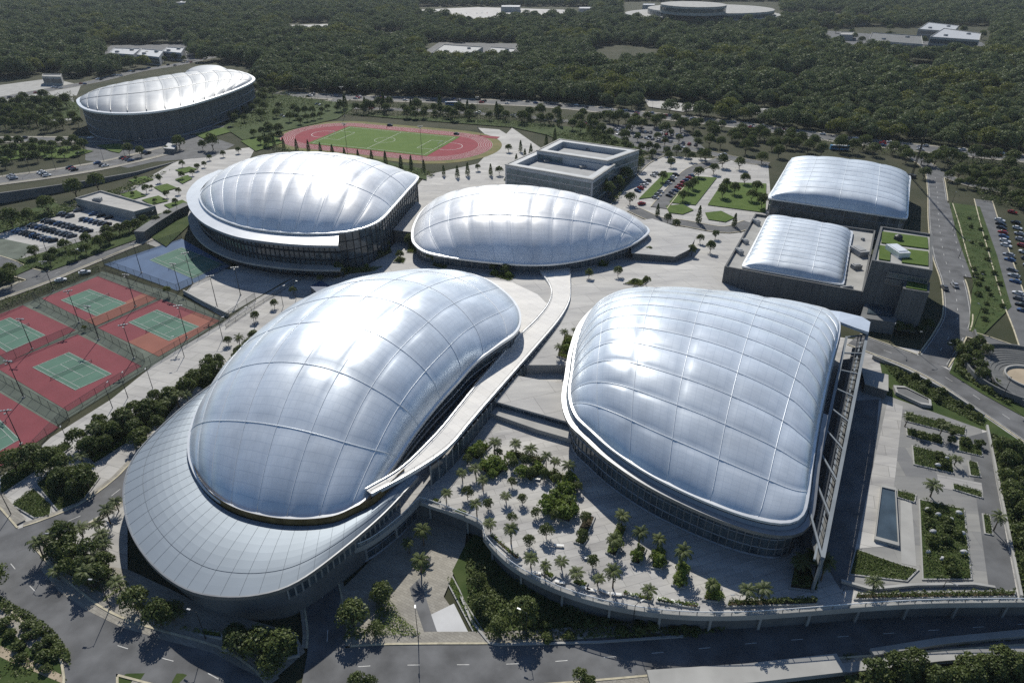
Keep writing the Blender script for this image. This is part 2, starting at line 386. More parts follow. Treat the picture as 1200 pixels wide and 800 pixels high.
# ------------------------------------------------------------------ terrain
def make_ground():
    xs = np.r_[np.linspace(-2300, -300, 21), np.linspace(-280, -140, 15), np.arange(-136, 160, 4), np.linspace(165, 300, 10), np.linspace(340, 2300, 20)]
    ys = np.r_[np.linspace(-40, 56, 9), np.arange(60, 250, 4), np.linspace(256, 420, 16), np.linspace(450, 2700, 30)]
    b = MB(); nx = len(xs)
    for y in ys:
        for x in xs: b.v.append((x, y, ground(x, y)))
    for j in range(len(ys)-1):
        for i in range(nx-1):
            a = j*nx+i; b.f.append((a, a+1, a+nx+1, a+nx)); b.mi.append(0)
    tag(b.build('ground', 'earth', smooth=True), kind='structure')
make_ground()
def make_upper_plaza():
    b = MB(); xs = np.arange(-76, 112, 4); ys = np.arange(181, 316, 4)
    for y in ys:
        for x in xs: b.v.append((x, y, upper(x, y)))
    nx = len(xs)
    for j in range(len(ys)-1):
        for i in range(nx-1):
            a = j*nx+i; b.f.append((a, a+1, a+nx+1, a+nx)); b.mi.append(0)
    n = len(b.v); b.strip([(x, 181, upper(x, 181)) for x in xs], [(x, 181, -1) for x in xs])
    tag(b.build('upper_plaza', 'paving_upper'), kind='structure')
make_upper_plaza()
ZP = 2.0
EDGE_PX = [(330, 668), (365, 660), (400, 648), (433, 636), (467, 611), (492, 587), (500, 589), (560, 613), (567, 630), (587, 653), (613, 672), (653, 691), (700, 706), (750, 716), (800, 721), (850, 722), (900, 720), (967, 715), (1033, 710), (1100, 707), (1200, 706), (1300, 706)]
EDGE = [Vector((p[0], p[1], ZP)) for p in W(EDGE_PX, ZP)]
EDGE_S = smooth_curve(EDGE[:6], 24)+smooth_curve(EDGE[6:], 90)
def make_podium():
    top = EDGE_S+[Vector((190, 130, ZP)), Vector((150, 190, ZP)), Vector((110, 205, ZP)), Vector((60, 195, ZP)), Vector((-40, 185, ZP)), Vector((-60, 140, ZP))]
    b = MB(); b.prism(top, ZP-1.3)
    o = b.build('lower_plaza', ['paving_lower']); fix_normals(o); tag(o, kind='structure')
    inner = offset(EDGE_S, 1.6, False)
    w = MB(); w.strip([(p[0], p[1], ZP-1.25) for p in inner], [(p[0], p[1], -6) for p in inner])
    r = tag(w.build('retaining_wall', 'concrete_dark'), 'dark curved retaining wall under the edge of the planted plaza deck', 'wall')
    f = MB(); ff = offset(EDGE_S, -.10, False)
    f.sweep([[Vector((p[0], p[1], ZP-1.2)), Vector((p[0], p[1], ZP+.25)), Vector((q[0], q[1], ZP+.25)), Vector((q[0], q[1], ZP-1.2))] for p, q in zip(ff, offset(EDGE_S, .35, False))])
    f.build('deck_edge_beam', 'concrete', r)
    # pillars under the cantilevered edge
    for i in range(6, len(inner), 6):
        p = offset(EDGE_S, 1.3, False)[i]; c = MB(); c.box((p[0], p[1], -6), .5, .5, ZP+4.8); c.build('pillar', 'concrete', r)
    # guard rail: posts, two rails and glass
    root = empty('guard_rail', EDGE_S[0]); tag(root, 'long curved guard rail along the cliff-like front edge of the planted plaza', 'railing')
    c = [p-Vector(EDGE_S[0]) for p in offset(EDGE_S, .15, False)]
    g = MB(); g.strip([p+Vector((0, 0, .3)) for p in c], [p+Vector((0, 0, 1.15)) for p in c]); g.build('glass_panel', 'rail_glass', root)
    t = MB(); t.tube([p+Vector((0, 0, 1.25)) for p in c], .09, 5); t.build('handrail', 'white_metal', root)
    for p in c[::2]: t = MB(); t.box(p+Vector((0, 0, .2)), .14, .14, 1.05); t.build('post', 'steel', root)
make_podium()

# ------------------------------------------------------------------ cushion domes
def curve_between(loop, i, j, n):
    m = len(loop); k = (j-i) % m
    return np.array([tuple(p) for p in resample([loop[(i+q) % m] for q in range(k+1)], n)])
def coons(loop, cidx, S_, T_):
    """loop: closed rim; cidx: loop indices of the near-left, near-right, far-right, far-left corners"""
    n = 400; u = np.linspace(0, 1, n)
    c0 = curve_between(loop, cidx[0], cidx[1], n); d1 = curve_between(loop, cidx[1], cidx[2], n)
    c1 = curve_between(loop, cidx[2], cidx[3], n)[::-1]; d0 = curve_between(loop, cidx[3], cidx[0], n)[::-1]
    ev = lambda c, q: np.stack([np.interp(q, u, c[:, k]) for k in range(3)], -1)
    s = S_[..., None]; t = T_[..., None]
    P = (1-t)*ev(c0, S_)+t*ev(c1, S_)+(1-s)*ev(d0, T_)+s*ev(d1, T_)
    return P-((1-s)*(1-t)*c0[0]+s*(1-t)*c0[-1]+(1-s)*t*c1[0]+s*t*c1[-1])
def rim_loop(rim, n=320):
    return smooth_curve([G(x, y, z) for x, y, z in rim], n, True)
def dome(root, rim, corners, ns, nt, rise, pillow, m_roof, p=(2.2, 2.2), e=0.75, ribr=(0.09, 0.14), sub=8, peak=(0.5, 0.5), ribmat='rib_white', rimw=1.2, rimh=0.9, gap=0.0):
    loop = rim_loop(rim); cidx = []
    for c in corners:
        q = G(*rim[c]); cidx.append(min(range(len(loop)), key=lambda i: (loop[i]-q).length))
    def height(s, t):
        def f(v, k, pk):
            v = np.where(v < pk, v/pk*0.5, 0.5+(v-pk)/(1-pk)*0.5)
            return np.clip(1-np.abs(2*v-1)**k, 0, 1)
        return rise*(f(s, p[0], peak[0])*f(t, p[1], peak[1]))**e
    def surf(s, t, pil=True):
        P = coons(loop, cidx, s, t); h = height(s, t)
        if pil:
            a = (s*ns) % 1; c = (t*nt) % 1
            h = h+pillow*np.clip(16*a*(1-a)*c*(1-c), 0, 1)**0.55
        P = P.copy(); P[..., 2] += h; return P
    s1 = np.linspace(0, 1, ns*sub+1); t1 = np.linspace(0, 1, nt*sub+1); SS, TT = np.meshgrid(s1, t1)
    P = surf(SS, TT); b = MB(); b.v = [tuple(q) for q in P.reshape(-1, 3)]; w = len(s1)
    for j in range(len(t1)-1):
        for i in range(w-1): b.f.append((j*w+i, j*w+i+1, (j+1)*w+i+1, (j+1)*w+i)); b.mi.append(0)
    ro = b.build('cushion_roof', m_roof, root, smooth=True); uv = ro.data.uv_layers.new(name='UVMap'); vi = np.empty(len(ro.data.loops), dtype=np.int32); ro.data.loops.foreach_get('vertex_index', vi)
    uv.data.foreach_set('uv', np.stack([(SS*ns).ravel()[vi], (TT*nt).ravel()[vi]], 1).astype(np.float32).ravel())
    q = np.linspace(0, 1, 48)
    for i in range(1, ns):
        t = MB(); t.tube([Vector(v)+Vector((0, 0, .06)) for v in surf(np.full_like(q, i/ns), q, False)], ribr[0], 5); t.build('rib', ribmat, root, True)
    for j in range(1, nt):
        t = MB(); t.tube([Vector(v)+Vector((0, 0, .04)) for v in surf(q, np.full_like(q, j/nt), False)], ribr[1], 5); t.build('rib', ribmat, root, True)
    # edge beam: outward is to the right of the loop when it runs anticlockwise
    area = sum(a[0]*c[1]-c[0]*a[1] for a, c in zip(loop, loop[1:]+loop[:1])); sg = 1 if area > 0 else -1
    lo = loop[::2]; inn = offset(lo, .5*sg); out = offset(lo, -rimw*sg)
    r = MB(); r.sweep([[Vector((a[0], a[1], a[2]+.35)), Vector((c[0], c[1], c[2]+.15)), Vector((c[0], c[1], c[2]-rimh+.15)), Vector((a[0], a[1], a[2]-rimh))] for a, c in zip(inn, out)], True, True)
    fix_normals(r.build('edge_beam', 'white_metal', root))
    return loop, sg, surf
def facade(root, loop, sg, zf, inset=1.2, drop=.7, mull=3.0, bands=(0.5,), glass='glass_dark', keep=None, frame='steel', depth=1.5):
    """glazed wall under a rim: glass, upright mullions and transoms; keep(p) limits it to part of the loop"""
    base = offset(loop, inset*sg)
    base = resample(base+[base[0]], max(24, int(sum((base[i]-base[i-1]).length for i in range(len(base)))/mull)), False)
    top = [Vector((p[0], p[1], p[2]-drop)) for p in base]; bot = [Vector((p[0], p[1], zf(p[0], p[1])-depth)) for p in base]
    g = MB(); g.strip(top, bot); wall = g.build('glass_wall', glass, root)
    m = MB(); o = offset(base, -.12*sg, False)
    for p, q in zip(o, bot): m.bar((p[0], p[1], q[2]), (p[0], p[1], p[2]-drop), .22, .30)
    for k in (*bands, 0.0):
        ring = [Vector((p[0], p[1], q[2]+depth+.2+(p[2]-drop-q[2]-depth)*k)) for p, q in zip(o, bot)]
        m.tube(ring, .17 if k else .3, 4)
    m.build('mullion_grid', frame, wall)
    return wall

# large near dome with its wing-like skirt roof
def make_near_dome():
    root = empty('arena_dome', G(400, 500, 0)); root.location.z = 0
    loc = Vector(root.location)
    tag(root, 'largest silver cushion dome, with a broad grey skirt roof sweeping round its near end', 'arena', 'cushion-roofed sports halls')
    r0 = empty('tmp'); 
    zr = lambda y: 9.3+2.7*S(560, 400, y)
    pts = [(224, 540), (222, 518), (226, 497), (236, 474), (256, 445), (284, 416), (321, 384), (367, 353), (421, 331), (478, 320), (530, 318), (566, 326), (592, 343), (606, 360), (609, 376), (603, 390), (583, 404), (556, 424), (536, 446), (516, 468), (497, 491), (480, 514), (460, 544), (438, 573), (420, 590), (395, 602), (360, 607), (320, 605), (285, 597), (255, 583), (235, 563)]
    rim = [(x, y, zr(y)) for x, y in pts][::-1]
    n = len(rim); ix = lambda p: [i for i, q in enumerate(rim) if q[0] == p[0] and q[1] == p[1]][0]
    loop, sg, surf = dome(root, rim, [ix((224, 540)), ix((438, 573)), ix((609, 376)), ix((367, 353))], 8, 7, 17.0, .5, 'membrane_near', p=(2.0, 2.0), e=0.88, peak=(0.47, 0.40), rimw=.5)
    facade(root, loop, sg, lambda x, y: min(upper(x, y), 4), mull=2.5, bands=(.33, .66), depth=3)
    # skirt roof: inner edge tucked under the rim, outer edge swinging wide at the near end
    inn = [(262, 446), (240, 470), (229, 497), (223, 525), (228, 556), (245, 582), (275, 602), (315, 613), (355, 616), (392, 612), (418, 601), (442, 588), (476, 555)]
    out = [(259, 443), (225, 468), (189, 500), (160, 532), (147, 562), (146, 592), (155, 626), (180, 662), (215, 688), (252, 698), (300, 697), (345, 683), (395, 648), (450, 601), (490, 558)]
    A = smooth_curve(W(inn, 8.5), 80); B = smooth_curve(W(out, 7.6), 80)
    sk = MB()
    for k in range(9):
        f0, f1 = k/9, (k+1)/9; zc = lambda f: 0.55*math.sin(math.pi*f)
        sk.strip([a.lerp(c, f0)+Vector((0, 0, zc(f0))) for a, c in zip(A, B)], [a.lerp(c, f1)+Vector((0, 0, zc(f1))) for a, c in zip(A, B)])
    skirt = sk.build('skirt_roof', 'zinc', root, True)
    rimb = offset(B, -.25, False)
    e = MB(); e.sweep([[Vector((p[0], p[1], p[2]+.25)), Vector((q[0], q[1], q[2]+.2)), Vector((q[0], q[1], q[2]-.8)), Vector((p[0], p[1], p[2]-.8))] for p, q in zip(offset(B, .05, False), rimb)]); fix_normals(e.build('gutter', 'steel', skirt))
    s = MB()
    for i in range(3, 79, 2):
        s.tube([A[i].lerp(B[i], f)+Vector((0, 0, .03+.55*math.sin(math.pi*f))) for f in np.linspace(0, 1, 10)], .024, 4)
    for f in (0.72,): s.tube([a.lerp(c, f)+Vector((0, 0, .03+.55*math.sin(math.pi*f))) for a, c in zip(A, B)], .045, 4)
    s.build('standing_seams', 'seam_grey', skirt)
    gw = MB(); ga = offset(A, 0.4, False)
    gw.strip([Vector((p[0], p[1], 8.2)) for p in ga], [Vector((p[0], p[1], 10.2)) for p in ga]); gw.build('clerestory', 'glass_gold', root)
    # wall under the skirt, set back from its edge
    Cw = offset(B, 2.2, False)[6:-3]
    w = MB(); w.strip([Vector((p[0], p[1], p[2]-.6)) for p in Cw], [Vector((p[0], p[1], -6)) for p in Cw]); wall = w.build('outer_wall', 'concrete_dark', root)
    q = offset(B, 2.05, False)[34:44]; w = MB(); w.strip([Vector((p[0], p[1], 4.6)) for p in q], [Vector((p[0], p[1], 2.2)) for p in q]); w.build('strip_window', 'glass_dark', wall)
    q = offset(B, 1.9, False)[58:-3]; w = MB()
    w.strip([Vector((p[0], p[1], 6.9)) for p in q], [Vector((p[0], p[1], 2.1)) for p in q]); gl = w.build('glass_wall', 'glass_dark', wall)
    w = MB()
    for p in resample(q, 22): w.bar((p[0], p[1], 2), (p[0], p[1], 6.9), .25, .5)
    w.build('mullion_grid', 'concrete', gl)
    # sunken glazed front under the plaza edge
    q = offset(EDGE_S[:24], 1.4, False); w = MB(); w.strip([Vector((p[0], p[1], ZP-1.3)) for p in q], [Vector((p[0], p[1], -5)) for p in q]); gl = w.build('lower_glass_wall', 'glass_dark', root)
    w = MB(); q = offset(EDGE_S[:24], 1.25, False)
    for p in resample(q, 18): w.bar((p[0], p[1], -5), (p[0], p[1], ZP-1.3), .2, .3)
    w.tube([Vector((p[0], p[1], -1.6)) for p in q], .12, 4); w.tube([Vector((p[0], p[1], -4.1)) for p in q], .3, 4)
    w.build('mullion_grid', 'steel', gl)
    for o in root.children:
        o.location = -loc
    bpy.data.objects.remove(r0)
    return loop
NEAR_LOOP = make_near_dome()

def make_right_dome():
    root = empty('cushion_dome', (0, 0, 0))
    tag(root, 'four-sided silver cushion dome on the right with a double white rim and side gallery', 'sports hall', 'cushion-roofed sports halls')
    rim = [(675, 486, 14.5), (692, 503, 14.3), (718, 526, 14), (760, 554, 13.7), (810, 579, 13.4), (860, 599, 13.2), (900, 610, 13), (925, 611, 13.2), (939, 603, 13.6), (945, 586, 14.2), (951, 540, 15.5), (959, 490, 16.5), (972, 430, 17), (983, 386, 16.5), (978, 370, 15.5), (960, 360, 14.8), (900, 350, 14.3), (830, 343, 14), (760, 342, 14), (715, 349, 14), (688, 372, 14), (676, 403, 14.2), (671, 435, 14.4), (668, 462, 14.5)]
    loop, sg, surf = dome(root, rim, [0, 8, 13, 20], 6, 12, 14.2, .5, 'membrane_near', p=(2.2, 2.1), e=0.84, peak=(0.36, 0.44), rimw=.45, rimh=.6)
    # second, lower white band and recessed gutter along the rim
    n = len(loop); lo = loop[::2]
    a = offset(lo, -1.0*sg, True, -1.5); c = offset(lo, -2.2*sg, True, -1.7); d = offset(lo, -2.2*sg, True, -2.6); e = offset(lo, -.6*sg, True, -2.6)
    idx = [i for i, p in enumerate(lo) if p[0] < (80 if p[1] < 150 else 36)]; k0 = next(i for i in idx if (i-1) % len(lo) not in idx); idx = sorted(idx, key=lambda i: (i-k0) % len(lo)); r = MB(); r.sweep([[a[i], c[i], d[i], e[i]] for i in idx]); fix_normals(r.build('lower_rim_band', 'steel', root))
    g = MB(); g.strip(offset(lo, -.3*sg, True, -.8), offset(lo, -.9*sg, True, -1.6), True); g.build('gutter', 'zinc', root)
    facade(root, loop, sg, lambda x, y: ZP, inset=0.3, drop=2.5, mull=1.7, bands=(.3, .62), depth=.5)
    # projecting roof tip at the far right corner
    t = MB(); q = [(955, 361, 15.2), (985, 365, 16.2), (1010, 371, 16.4), (1020, 377, 16.2), (1018, 389, 15.8), (1003, 384, 16.2), (982, 376, 16.3)]
    P = [G(*v) for v in q]; t.prism(P, [p-Vector((0, 0, .9)) for p in P]); fix_normals(t.build('roof_tip', 'membrane_near', root))
    # side gallery: tall outer frame, cross beams back to the dome and a planted lower deck
    o0, o1 = G(1016, 392, 13.5), G(964, 654, 12.0); i0, i1 = G(992, 395, 13.5), G(948, 596, 12.5)
    b = MB(); b.bar(o0, o1, .8, .8); b.bar(i0, i1, .7, .7); b.bar(o0+Vector((-1.6, 0, -.4)), o1+Vector((-1.6, 0, -.4)), .4, .5); b.build('outer_beam', 'grey_panel', root)
    for k in range(9):
        f = k/8; p = o0.lerp(o1, f); q = i0.lerp(i1, f)
        c = MB(); c.bar(p, q, .4, .4); c.bar((p[0], p[1], ZP-.3), p, .5, .5); c.build('gallery_frame', 'grey_panel', root)
    for lev in (5.2, 9.2):
        c = MB(); a0, a1 = o0.copy(), o1.copy(); a0.z = a1.z = lev; c0, c1 = i0.copy(), i1.copy(); c0.z = c1.z = lev
        c.prism([a0.lerp(c0, .08), c0.lerp(a0, .45 if lev > 6 else .05), c1.lerp(a1, .45 if lev > 6 else .05), a1.lerp(c1, .08)], lev-.35); fix_normals(c.build('gallery_deck', 'concrete_dark', root))
        for k in range(16):
            f = (k+.5)/16; p = a0.lerp(a1, f); q = c0.lerp(c1, f); c = MB(); c.bar(p+Vector((0, 0, .2)), p.lerp(q, .45)+Vector((0, 0, .2)), .15, .25)
            if lev > 6: c.build('slat', 'grey_panel', root)
    c = MB(); c.strip([o0.lerp(o1, f)+Vector((.1, 0, -1.2)) for f in (0, 1)], [Vector((*o0.lerp(o1, f)[:2], ZP)) for f in (0, 1)]); c.build('side_screen', 'glass_dark', root)
    sc_ = MB()
    for k in range(33):
        p = o0.lerp(o1, k/32)+Vector((.3, 0, 0)); sc_.bar((p[0], p[1], ZP), p, .14, .2)
    for z_ in (4.5, 7, 9.5, 11.8): sc_.bar((o0[0]+.3, o0[1], z_), (o1[0]+.3, o1[1], z_), .14, .2)
    for k in range(40):
        p, q = o0.lerp(o1, (k+.5)/40), i0.lerp(i1, (k+.5)/40); sc_.bar(p, p.lerp(q, .42), .1, .16)
    sc_.bar(o0.lerp(i0, .42), o1.lerp(i1, .42), .3, .35); sc_.build('lattice', 'dark_metal', root)
    return (o0, o1, i0, i1)
GAL = make_right_dome()

def make_back_dome():
    root = empty('cushion_dome', (0, 0, 0))
    tag(root, 'pearly cushion dome with a pointed right tip, behind the curving ramp', 'sports hall', 'cushion-roofed sports halls')
    Z = lambda x: 7.5+1.5*S(520, 700, x)*0
    rim = [(487, 286), (500, 295), (530, 301), (570, 306), (620, 309.5), (660, 307.5), (700, 299.5), (735, 288), (755, 276), (759, 269), (748, 261), (722, 251), (680, 240), (630, 232), (580, 229), (540, 229), (512, 235), (495, 248), (486, 264), (484, 277)]
    rim = [(x, y, 8.5) for x, y in rim]
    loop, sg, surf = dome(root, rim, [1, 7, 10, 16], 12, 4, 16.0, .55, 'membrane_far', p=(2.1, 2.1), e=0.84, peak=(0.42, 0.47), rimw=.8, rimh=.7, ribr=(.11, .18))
    facade(root, loop, sg, upper, inset=1.4, drop=.7, mull=2.4, bands=(.5,), depth=2)
make_back_dome()

def make_left_dome():
    root = empty('cushion_dome', (0, 0, 0))
    tag(root, 'pearly cushion dome with a half-ring brim over a dark glass drum', 'sports hall', 'cushion-roofed sports halls')
    rim = [(237, 238), (246, 248), (262, 257), (290, 266), (330, 271.5), (370, 273), (405, 271), (430, 265), (447, 256), (462, 240), (478, 222), (488, 211), (488, 206), (470, 201), (430, 194), (380, 190), (330, 189), (290, 194), (262, 204), (243, 217), (235, 228)]
    rim = [(x, y, 17.0) for x, y in rim]
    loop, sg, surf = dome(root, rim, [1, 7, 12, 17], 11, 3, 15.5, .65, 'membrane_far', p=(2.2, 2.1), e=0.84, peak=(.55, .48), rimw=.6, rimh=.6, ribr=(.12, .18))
    facade(root, loop, sg, ground, inset=.6, drop=.7, mull=3, bands=(.25, .5, .75), depth=1, frame='dark_metal')
    inn = [(262, 199), (243, 213), (234, 226), (236, 239), (246, 250), (262, 259), (290, 268), (330, 273.5), (370, 275), (397, 274.5)]
    out = [(256, 199), (233, 210), (220, 224), (219, 236), (226, 250), (243, 264), (276, 277), (320, 284), (360, 287), (396, 287.5)]
    A = smooth_curve(W(inn, 16.2), 60); B = smooth_curve(W(out, 15.2), 60)
    b = MB()
    for k in range(4):
        b.strip([a.lerp(c, k/4) for a, c in zip(A, B)], [a.lerp(c, (k+1)/4) for a, c in zip(A, B)])
    br = b.build('brim', 'white_metal', root, True)
    e = MB(); e.strip(B, [p-Vector((0, 0, 1.1)) for p in B]); e.strip([p-Vector((0, 0, 1.1)) for p in B], [p-Vector((0, 0, 1.3)) for p in A]); e.poly([A[-1], B[-1], B[-1]-Vector((0, 0, 1.1)), A[-1]-Vector((0, 0, 1.3))]); e.build('brim_soffit', 'zinc', br)
    D = offset(B, 3.0, False)
    w = MB(); w.strip([Vector((p[0], p[1], 14.2)) for p in D], [Vector((p[0], p[1], -1)) for p in D]); wall = w.build('drum_wall', 'glass_dark', root)
    m = MB(); D2 = offset(B, 2.8, False)
    for lev, r_ in ((0.4, .5), (4, .35), (7.5, .35), (11, .35)): m.tube([Vector((p[0], p[1], lev)) for p in D2], r_, 4)
    for p in resample(D2, 70): m.bar((p[0], p[1], 0), (p[0], p[1], 14.2), .2, .3)
    m.build('mullion_grid', 'dark_metal', wall)
    # terrace ledge round the drum
    T_ = offset(B, -1.5, False); t = MB(); t.strip([Vector((p[0], p[1], 5.2)) for p in T_], [Vector((p[0], p[1], 5.3)) for p in D]); t.strip([Vector((p[0], p[1], 5.2)) for p in T_], [Vector((p[0], p[1], 4.4)) for p in T_]); t.build('terrace', 'concrete', root)
make_left_dome()

def make_oval():
    root = empty('oval_stadium', (0, 0, 0))
    tag(root, 'oval stadium with a silver petal roof and dark drum wall, far left before the forest', 'stadium')
    rim = [(93, 118), (98, 125), (112, 130), (140, 132.5), (175, 131), (212, 125), (250, 114), (280, 103), (295, 95), (294, 90), (282, 85), (262, 83), (240, 84), (205, 89), (170, 95), (135, 102), (108, 110), (97, 114)]
    rim = [(x, y, 19.0) for x, y in rim]
    loop, sg, surf = dome(root, rim, [1, 7, 10, 16], 13, 3, 6.0, .45, 'membrane_oval', p=(2.5, 2.2), e=0.6, rimw=2.0, rimh=1.2, ribr=(.25, .3), ribmat='steel', sub=6)
    facade(root, loop, sg, ground, inset=.5, drop=1, mull=6, bands=(.33, .66), depth=1, glass='clad_dark')
    rim2 = [(222, 87), (240, 89), (258, 86), (266, 82), (258, 78), (240, 77.5), (226, 80), (218, 84)]
    b = MB(); L2 = smooth_curve([G(x, y, 21.5) for x, y in rim2], 48, True); c = sum((Vector(p) for p in L2), Vector())/48
    for k in range(6):
        f0, f1 = 1-k/6, 1-(k+1)/6; hh = lambda f: 2.6*math.sqrt(max(0, 1-f*f))
        b.strip([c.lerp(p, f0)+Vector((0, 0, hh(f0))) for p in L2], [c.lerp(p, max(f1, .01))+Vector((0, 0, hh(f1))) for p in L2], True)
    b.strip(L2, [p-Vector((0, 0, 8)) for p in L2], True)
    b.build('roof_lobe', 'membrane_oval', root, True)
make_oval()
# open up the roof of the oval: dark ribs are enough at this distance

# ------------------------------------------------------------------ ramp
RL = [(631, 315, 5.25), (645, 337, 5.3), (643, 354, 5.5), (630, 372, 6), (604, 398, 6.6), (562, 446, 7.2), (536, 478, 7.7), (512, 507, 8.2), (471, 547, 9.4), (428, 573, 10.8)]
RR = [(668, 313, 5.25), (669, 337, 5.3), (667, 354, 5.5), (655, 375, 6), (627, 408, 6.6), (577, 465, 7.2), (552, 494, 7.7), (524, 526, 8.2), (481, 555, 9.4), (436, 579, 10.8)]
def make_ramp():
    A = smooth_curve([G(*p) for p in RL], 70); B = smooth_curve([G(*p) for p in RR], 70)
    o = Vector((A[0][0], A[0][1], 0)); root = empty('elevated_walkway', o); A = [p-o for p in A]; B = [p-o for p in B]
    tag(root, 'curving white ramp winding from the pointed dome down past the flank of the largest dome', 'ramp')
    d = MB(); d.strip(A, B); d.strip([p-Vector((0, 0, .7)) for p in B], [p-Vector((0, 0, .7)) for p in A]); d.build('deck', 'ramp_deck', root)
    for C, sg in ((A, 1), (B, -1)):
        E = offset(C, .25*sg, False)
        k = MB(); k.sweep([[p+Vector((0, 0, -.8)), p+Vector((0, 0, .35)), q+Vector((0, 0, .35)), q+Vector((0, 0, -.8))] for p, q in zip(C, E)]); k.build('kerb_wall', 'white_metal', root)
        h = MB(); h.tube([p+Vector((0, 0, 1.1)) for p in E], .05, 4)
        for p in E[::3]: h.box(p+Vector((0, 0, .3)), .07, .07, .8)
        h.build('handrail', 'steel', root)
    w = MB(); E = offset(B, .7, False); w.strip([p-Vector((0, 0, .8)) for p in E[4:62]], [Vector((p[0], p[1], 1)) for p in E[4:62]]); wall = w.build('side_wall', 'glass_dark', root)
    for p in resample(offset(B, .55, False)[4:62], 44): w = MB(); w.bar((p[0], p[1], 1.5), (p[0], p[1], p[2]-.8), .35, .5); w.build('pier', 'concrete', wall)
    w = MB(); E = offset(A, -.7, False); w.strip([p-Vector((0, 0, .8)) for p in E[6:60]], [Vector((p[0], p[1], 1)) for p in E[6:60]]); w.build('inner_wall', 'concrete_dark', root)
make_ramp()
def make_terrace():
    root = empty('terrace_pavilion', G(625, 465, 5.4)); loc = Vector(root.location); loc.z = 0; root.location = loc
    tag(root, 'flat-roofed terrace pavilion stepping down to the planted plaza between ramp and right dome', 'pavilion')
    P = W([(606, 440), (662, 450), (666, 470), (673, 496), (580, 470)], 5.45); b = MB(); b.prism([p-loc for p in P], 4.9); fix_normals(b.build('roof_slab', 'paving_upper', root))
    c = sum(P, Vector())/5; Q = [c.lerp(p, .96) for p in P]; b = MB(); b.prism([Vector((*(p-loc)[:2], 4.9)) for p in Q], ZP-.2, False); fix_normals(b.build('glass_wall', 'glass_dark', root))
    b = MB()
    for i in (2, 3, 4):
        a_, b_ = c.lerp(P[i], .97), c.lerp(P[(i+1) % 5], .97)
        for f in np.linspace(0, 1, 12): q = a_.lerp(b_, f)-loc; b.bar((q[0], q[1], ZP), (q[0], q[1], 4.9), .2, .2)
    b.build('mullion_grid', 'steel', root)
    P = W([(572, 473), (580, 468), (674, 494), (682, 512), (679, 517), (630, 503), (570, 482)], 3.6); b = MB(); b.prism([p-loc for p in P], ZP); fix_normals(b.build('lower_step', 'concrete', root))
    # deck beside the ramp, joining the upper plaza
make_terrace()
# ------------------------------------------------------------------ block buildings
def block(name, label, cat, top_px, z, zb, m_wall, m_roof, parapet=0.9, pw=.5, loc=True):
    """flat-roofed building from its roof corners (in order round the roof); returns root and its world corners relative to the root"""
    P = W(top_px, z); c = sum(P, Vector())/len(P); o = Vector((c.x, c.y, 0)); root = empty(name, o); tag(root, label, cat)
    P = [p-o for p in P]; area = sum(a[0]*b[1]-b[0]*a[1] for a, b in zip(P, P[1:]+P[:1]))
    if area < 0: P = P[::-1]
    b = MB(); b.strip(P, [Vector((p[0], p[1], zb)) for p in P], True); b.strip([p-Vector((0, 0, 0)) for p in offset_poly(P, pw)], P, True)
    b.strip([p-Vector((0, 0, parapet)) for p in offset_poly(P, pw)], offset_poly(P, pw), True); fix_normals(b.build('wall', m_wall, root))
    b = MB(); b.poly([p-Vector((0, 0, parapet-.05)) for p in offset_poly(P, pw-.05)]); b.build('roof', m_roof, root)
    return root, P, o
def offset_poly(P, d):
    out = []; n = len(P)
    for i in range(n):
        a, b, c = P[i-1], P[i], P[(i+1) % n]
        u = Vector((b[0]-a[0], b[1]-a[1], 0)).normalized(); v = Vector((c[0]-b[0], c[1]-b[1], 0)).normalized()
        nu, nv = Vector((-u.y, u.x, 0)), Vector((-v.y, v.x, 0)); k = nu+nv; k = k/max(.3, k.dot(k)/2)
        out.append(Vector((b[0]+k.x*d, b[1]+k.y*d, b[2])))
    return out
def windows_on(root, a, b, z0, z1, nx, ny, m='glass_dark', gapx=.25, gapy=.3, out=.12, frame='steel', name='window_band'):
    """rows of glazing on the wall from a to b, standing proud by out"""
    d = Vector((b[0]-a[0], b[1]-a[1], 0)); nrm = Vector((d.y, -d.x, 0)).normalized()
    for j in range(ny):
        mb = MB(); h = (z1-z0)/ny; y0 = z0+j*h+h*gapy/2; y1 = z0+(j+1)*h-h*gapy/2
        p0 = Vector((a[0], a[1], 0))+d*.02+nrm*out; p1 = Vector((a[0], a[1], 0))+d*.98+nrm*out
        mb.poly([p0+Vector((0, 0, y0)), p1+Vector((0, 0, y0)), p1+Vector((0, 0, y1)), p0+Vector((0, 0, y1))]); w = mb.build(name, m, root)
        mb = MB(); q0, q1 = p0+nrm*.06, p1+nrm*.06
        for k in range(nx+1): s = q0.lerp(q1, k/nx); mb.bar(s+Vector((0, 0, y0)), s+Vector((0, 0, y1)), .14, .14)
        for y in (y0, y1): mb.bar(q0+Vector((0, 0, y)), q1+Vector((0, 0, y)), .12, .16)
        mb.build('frame', frame, w)
def roof_units(root, pts, z, sizes, m='roof_grey', name='roof_unit'):
    for (p, s) in zip(pts, sizes):
        mb = MB(); mb.box((p[0], p[1], z), s[0], s[1], s[2], s[3] if len(s) > 3 else 0.2); mb.box((p[0], p[1], z+s[2]), s[0]*.7, s[1]*.6, .25, s[3] if len(s) > 3 else .2)
        mb.build(name, m, root)

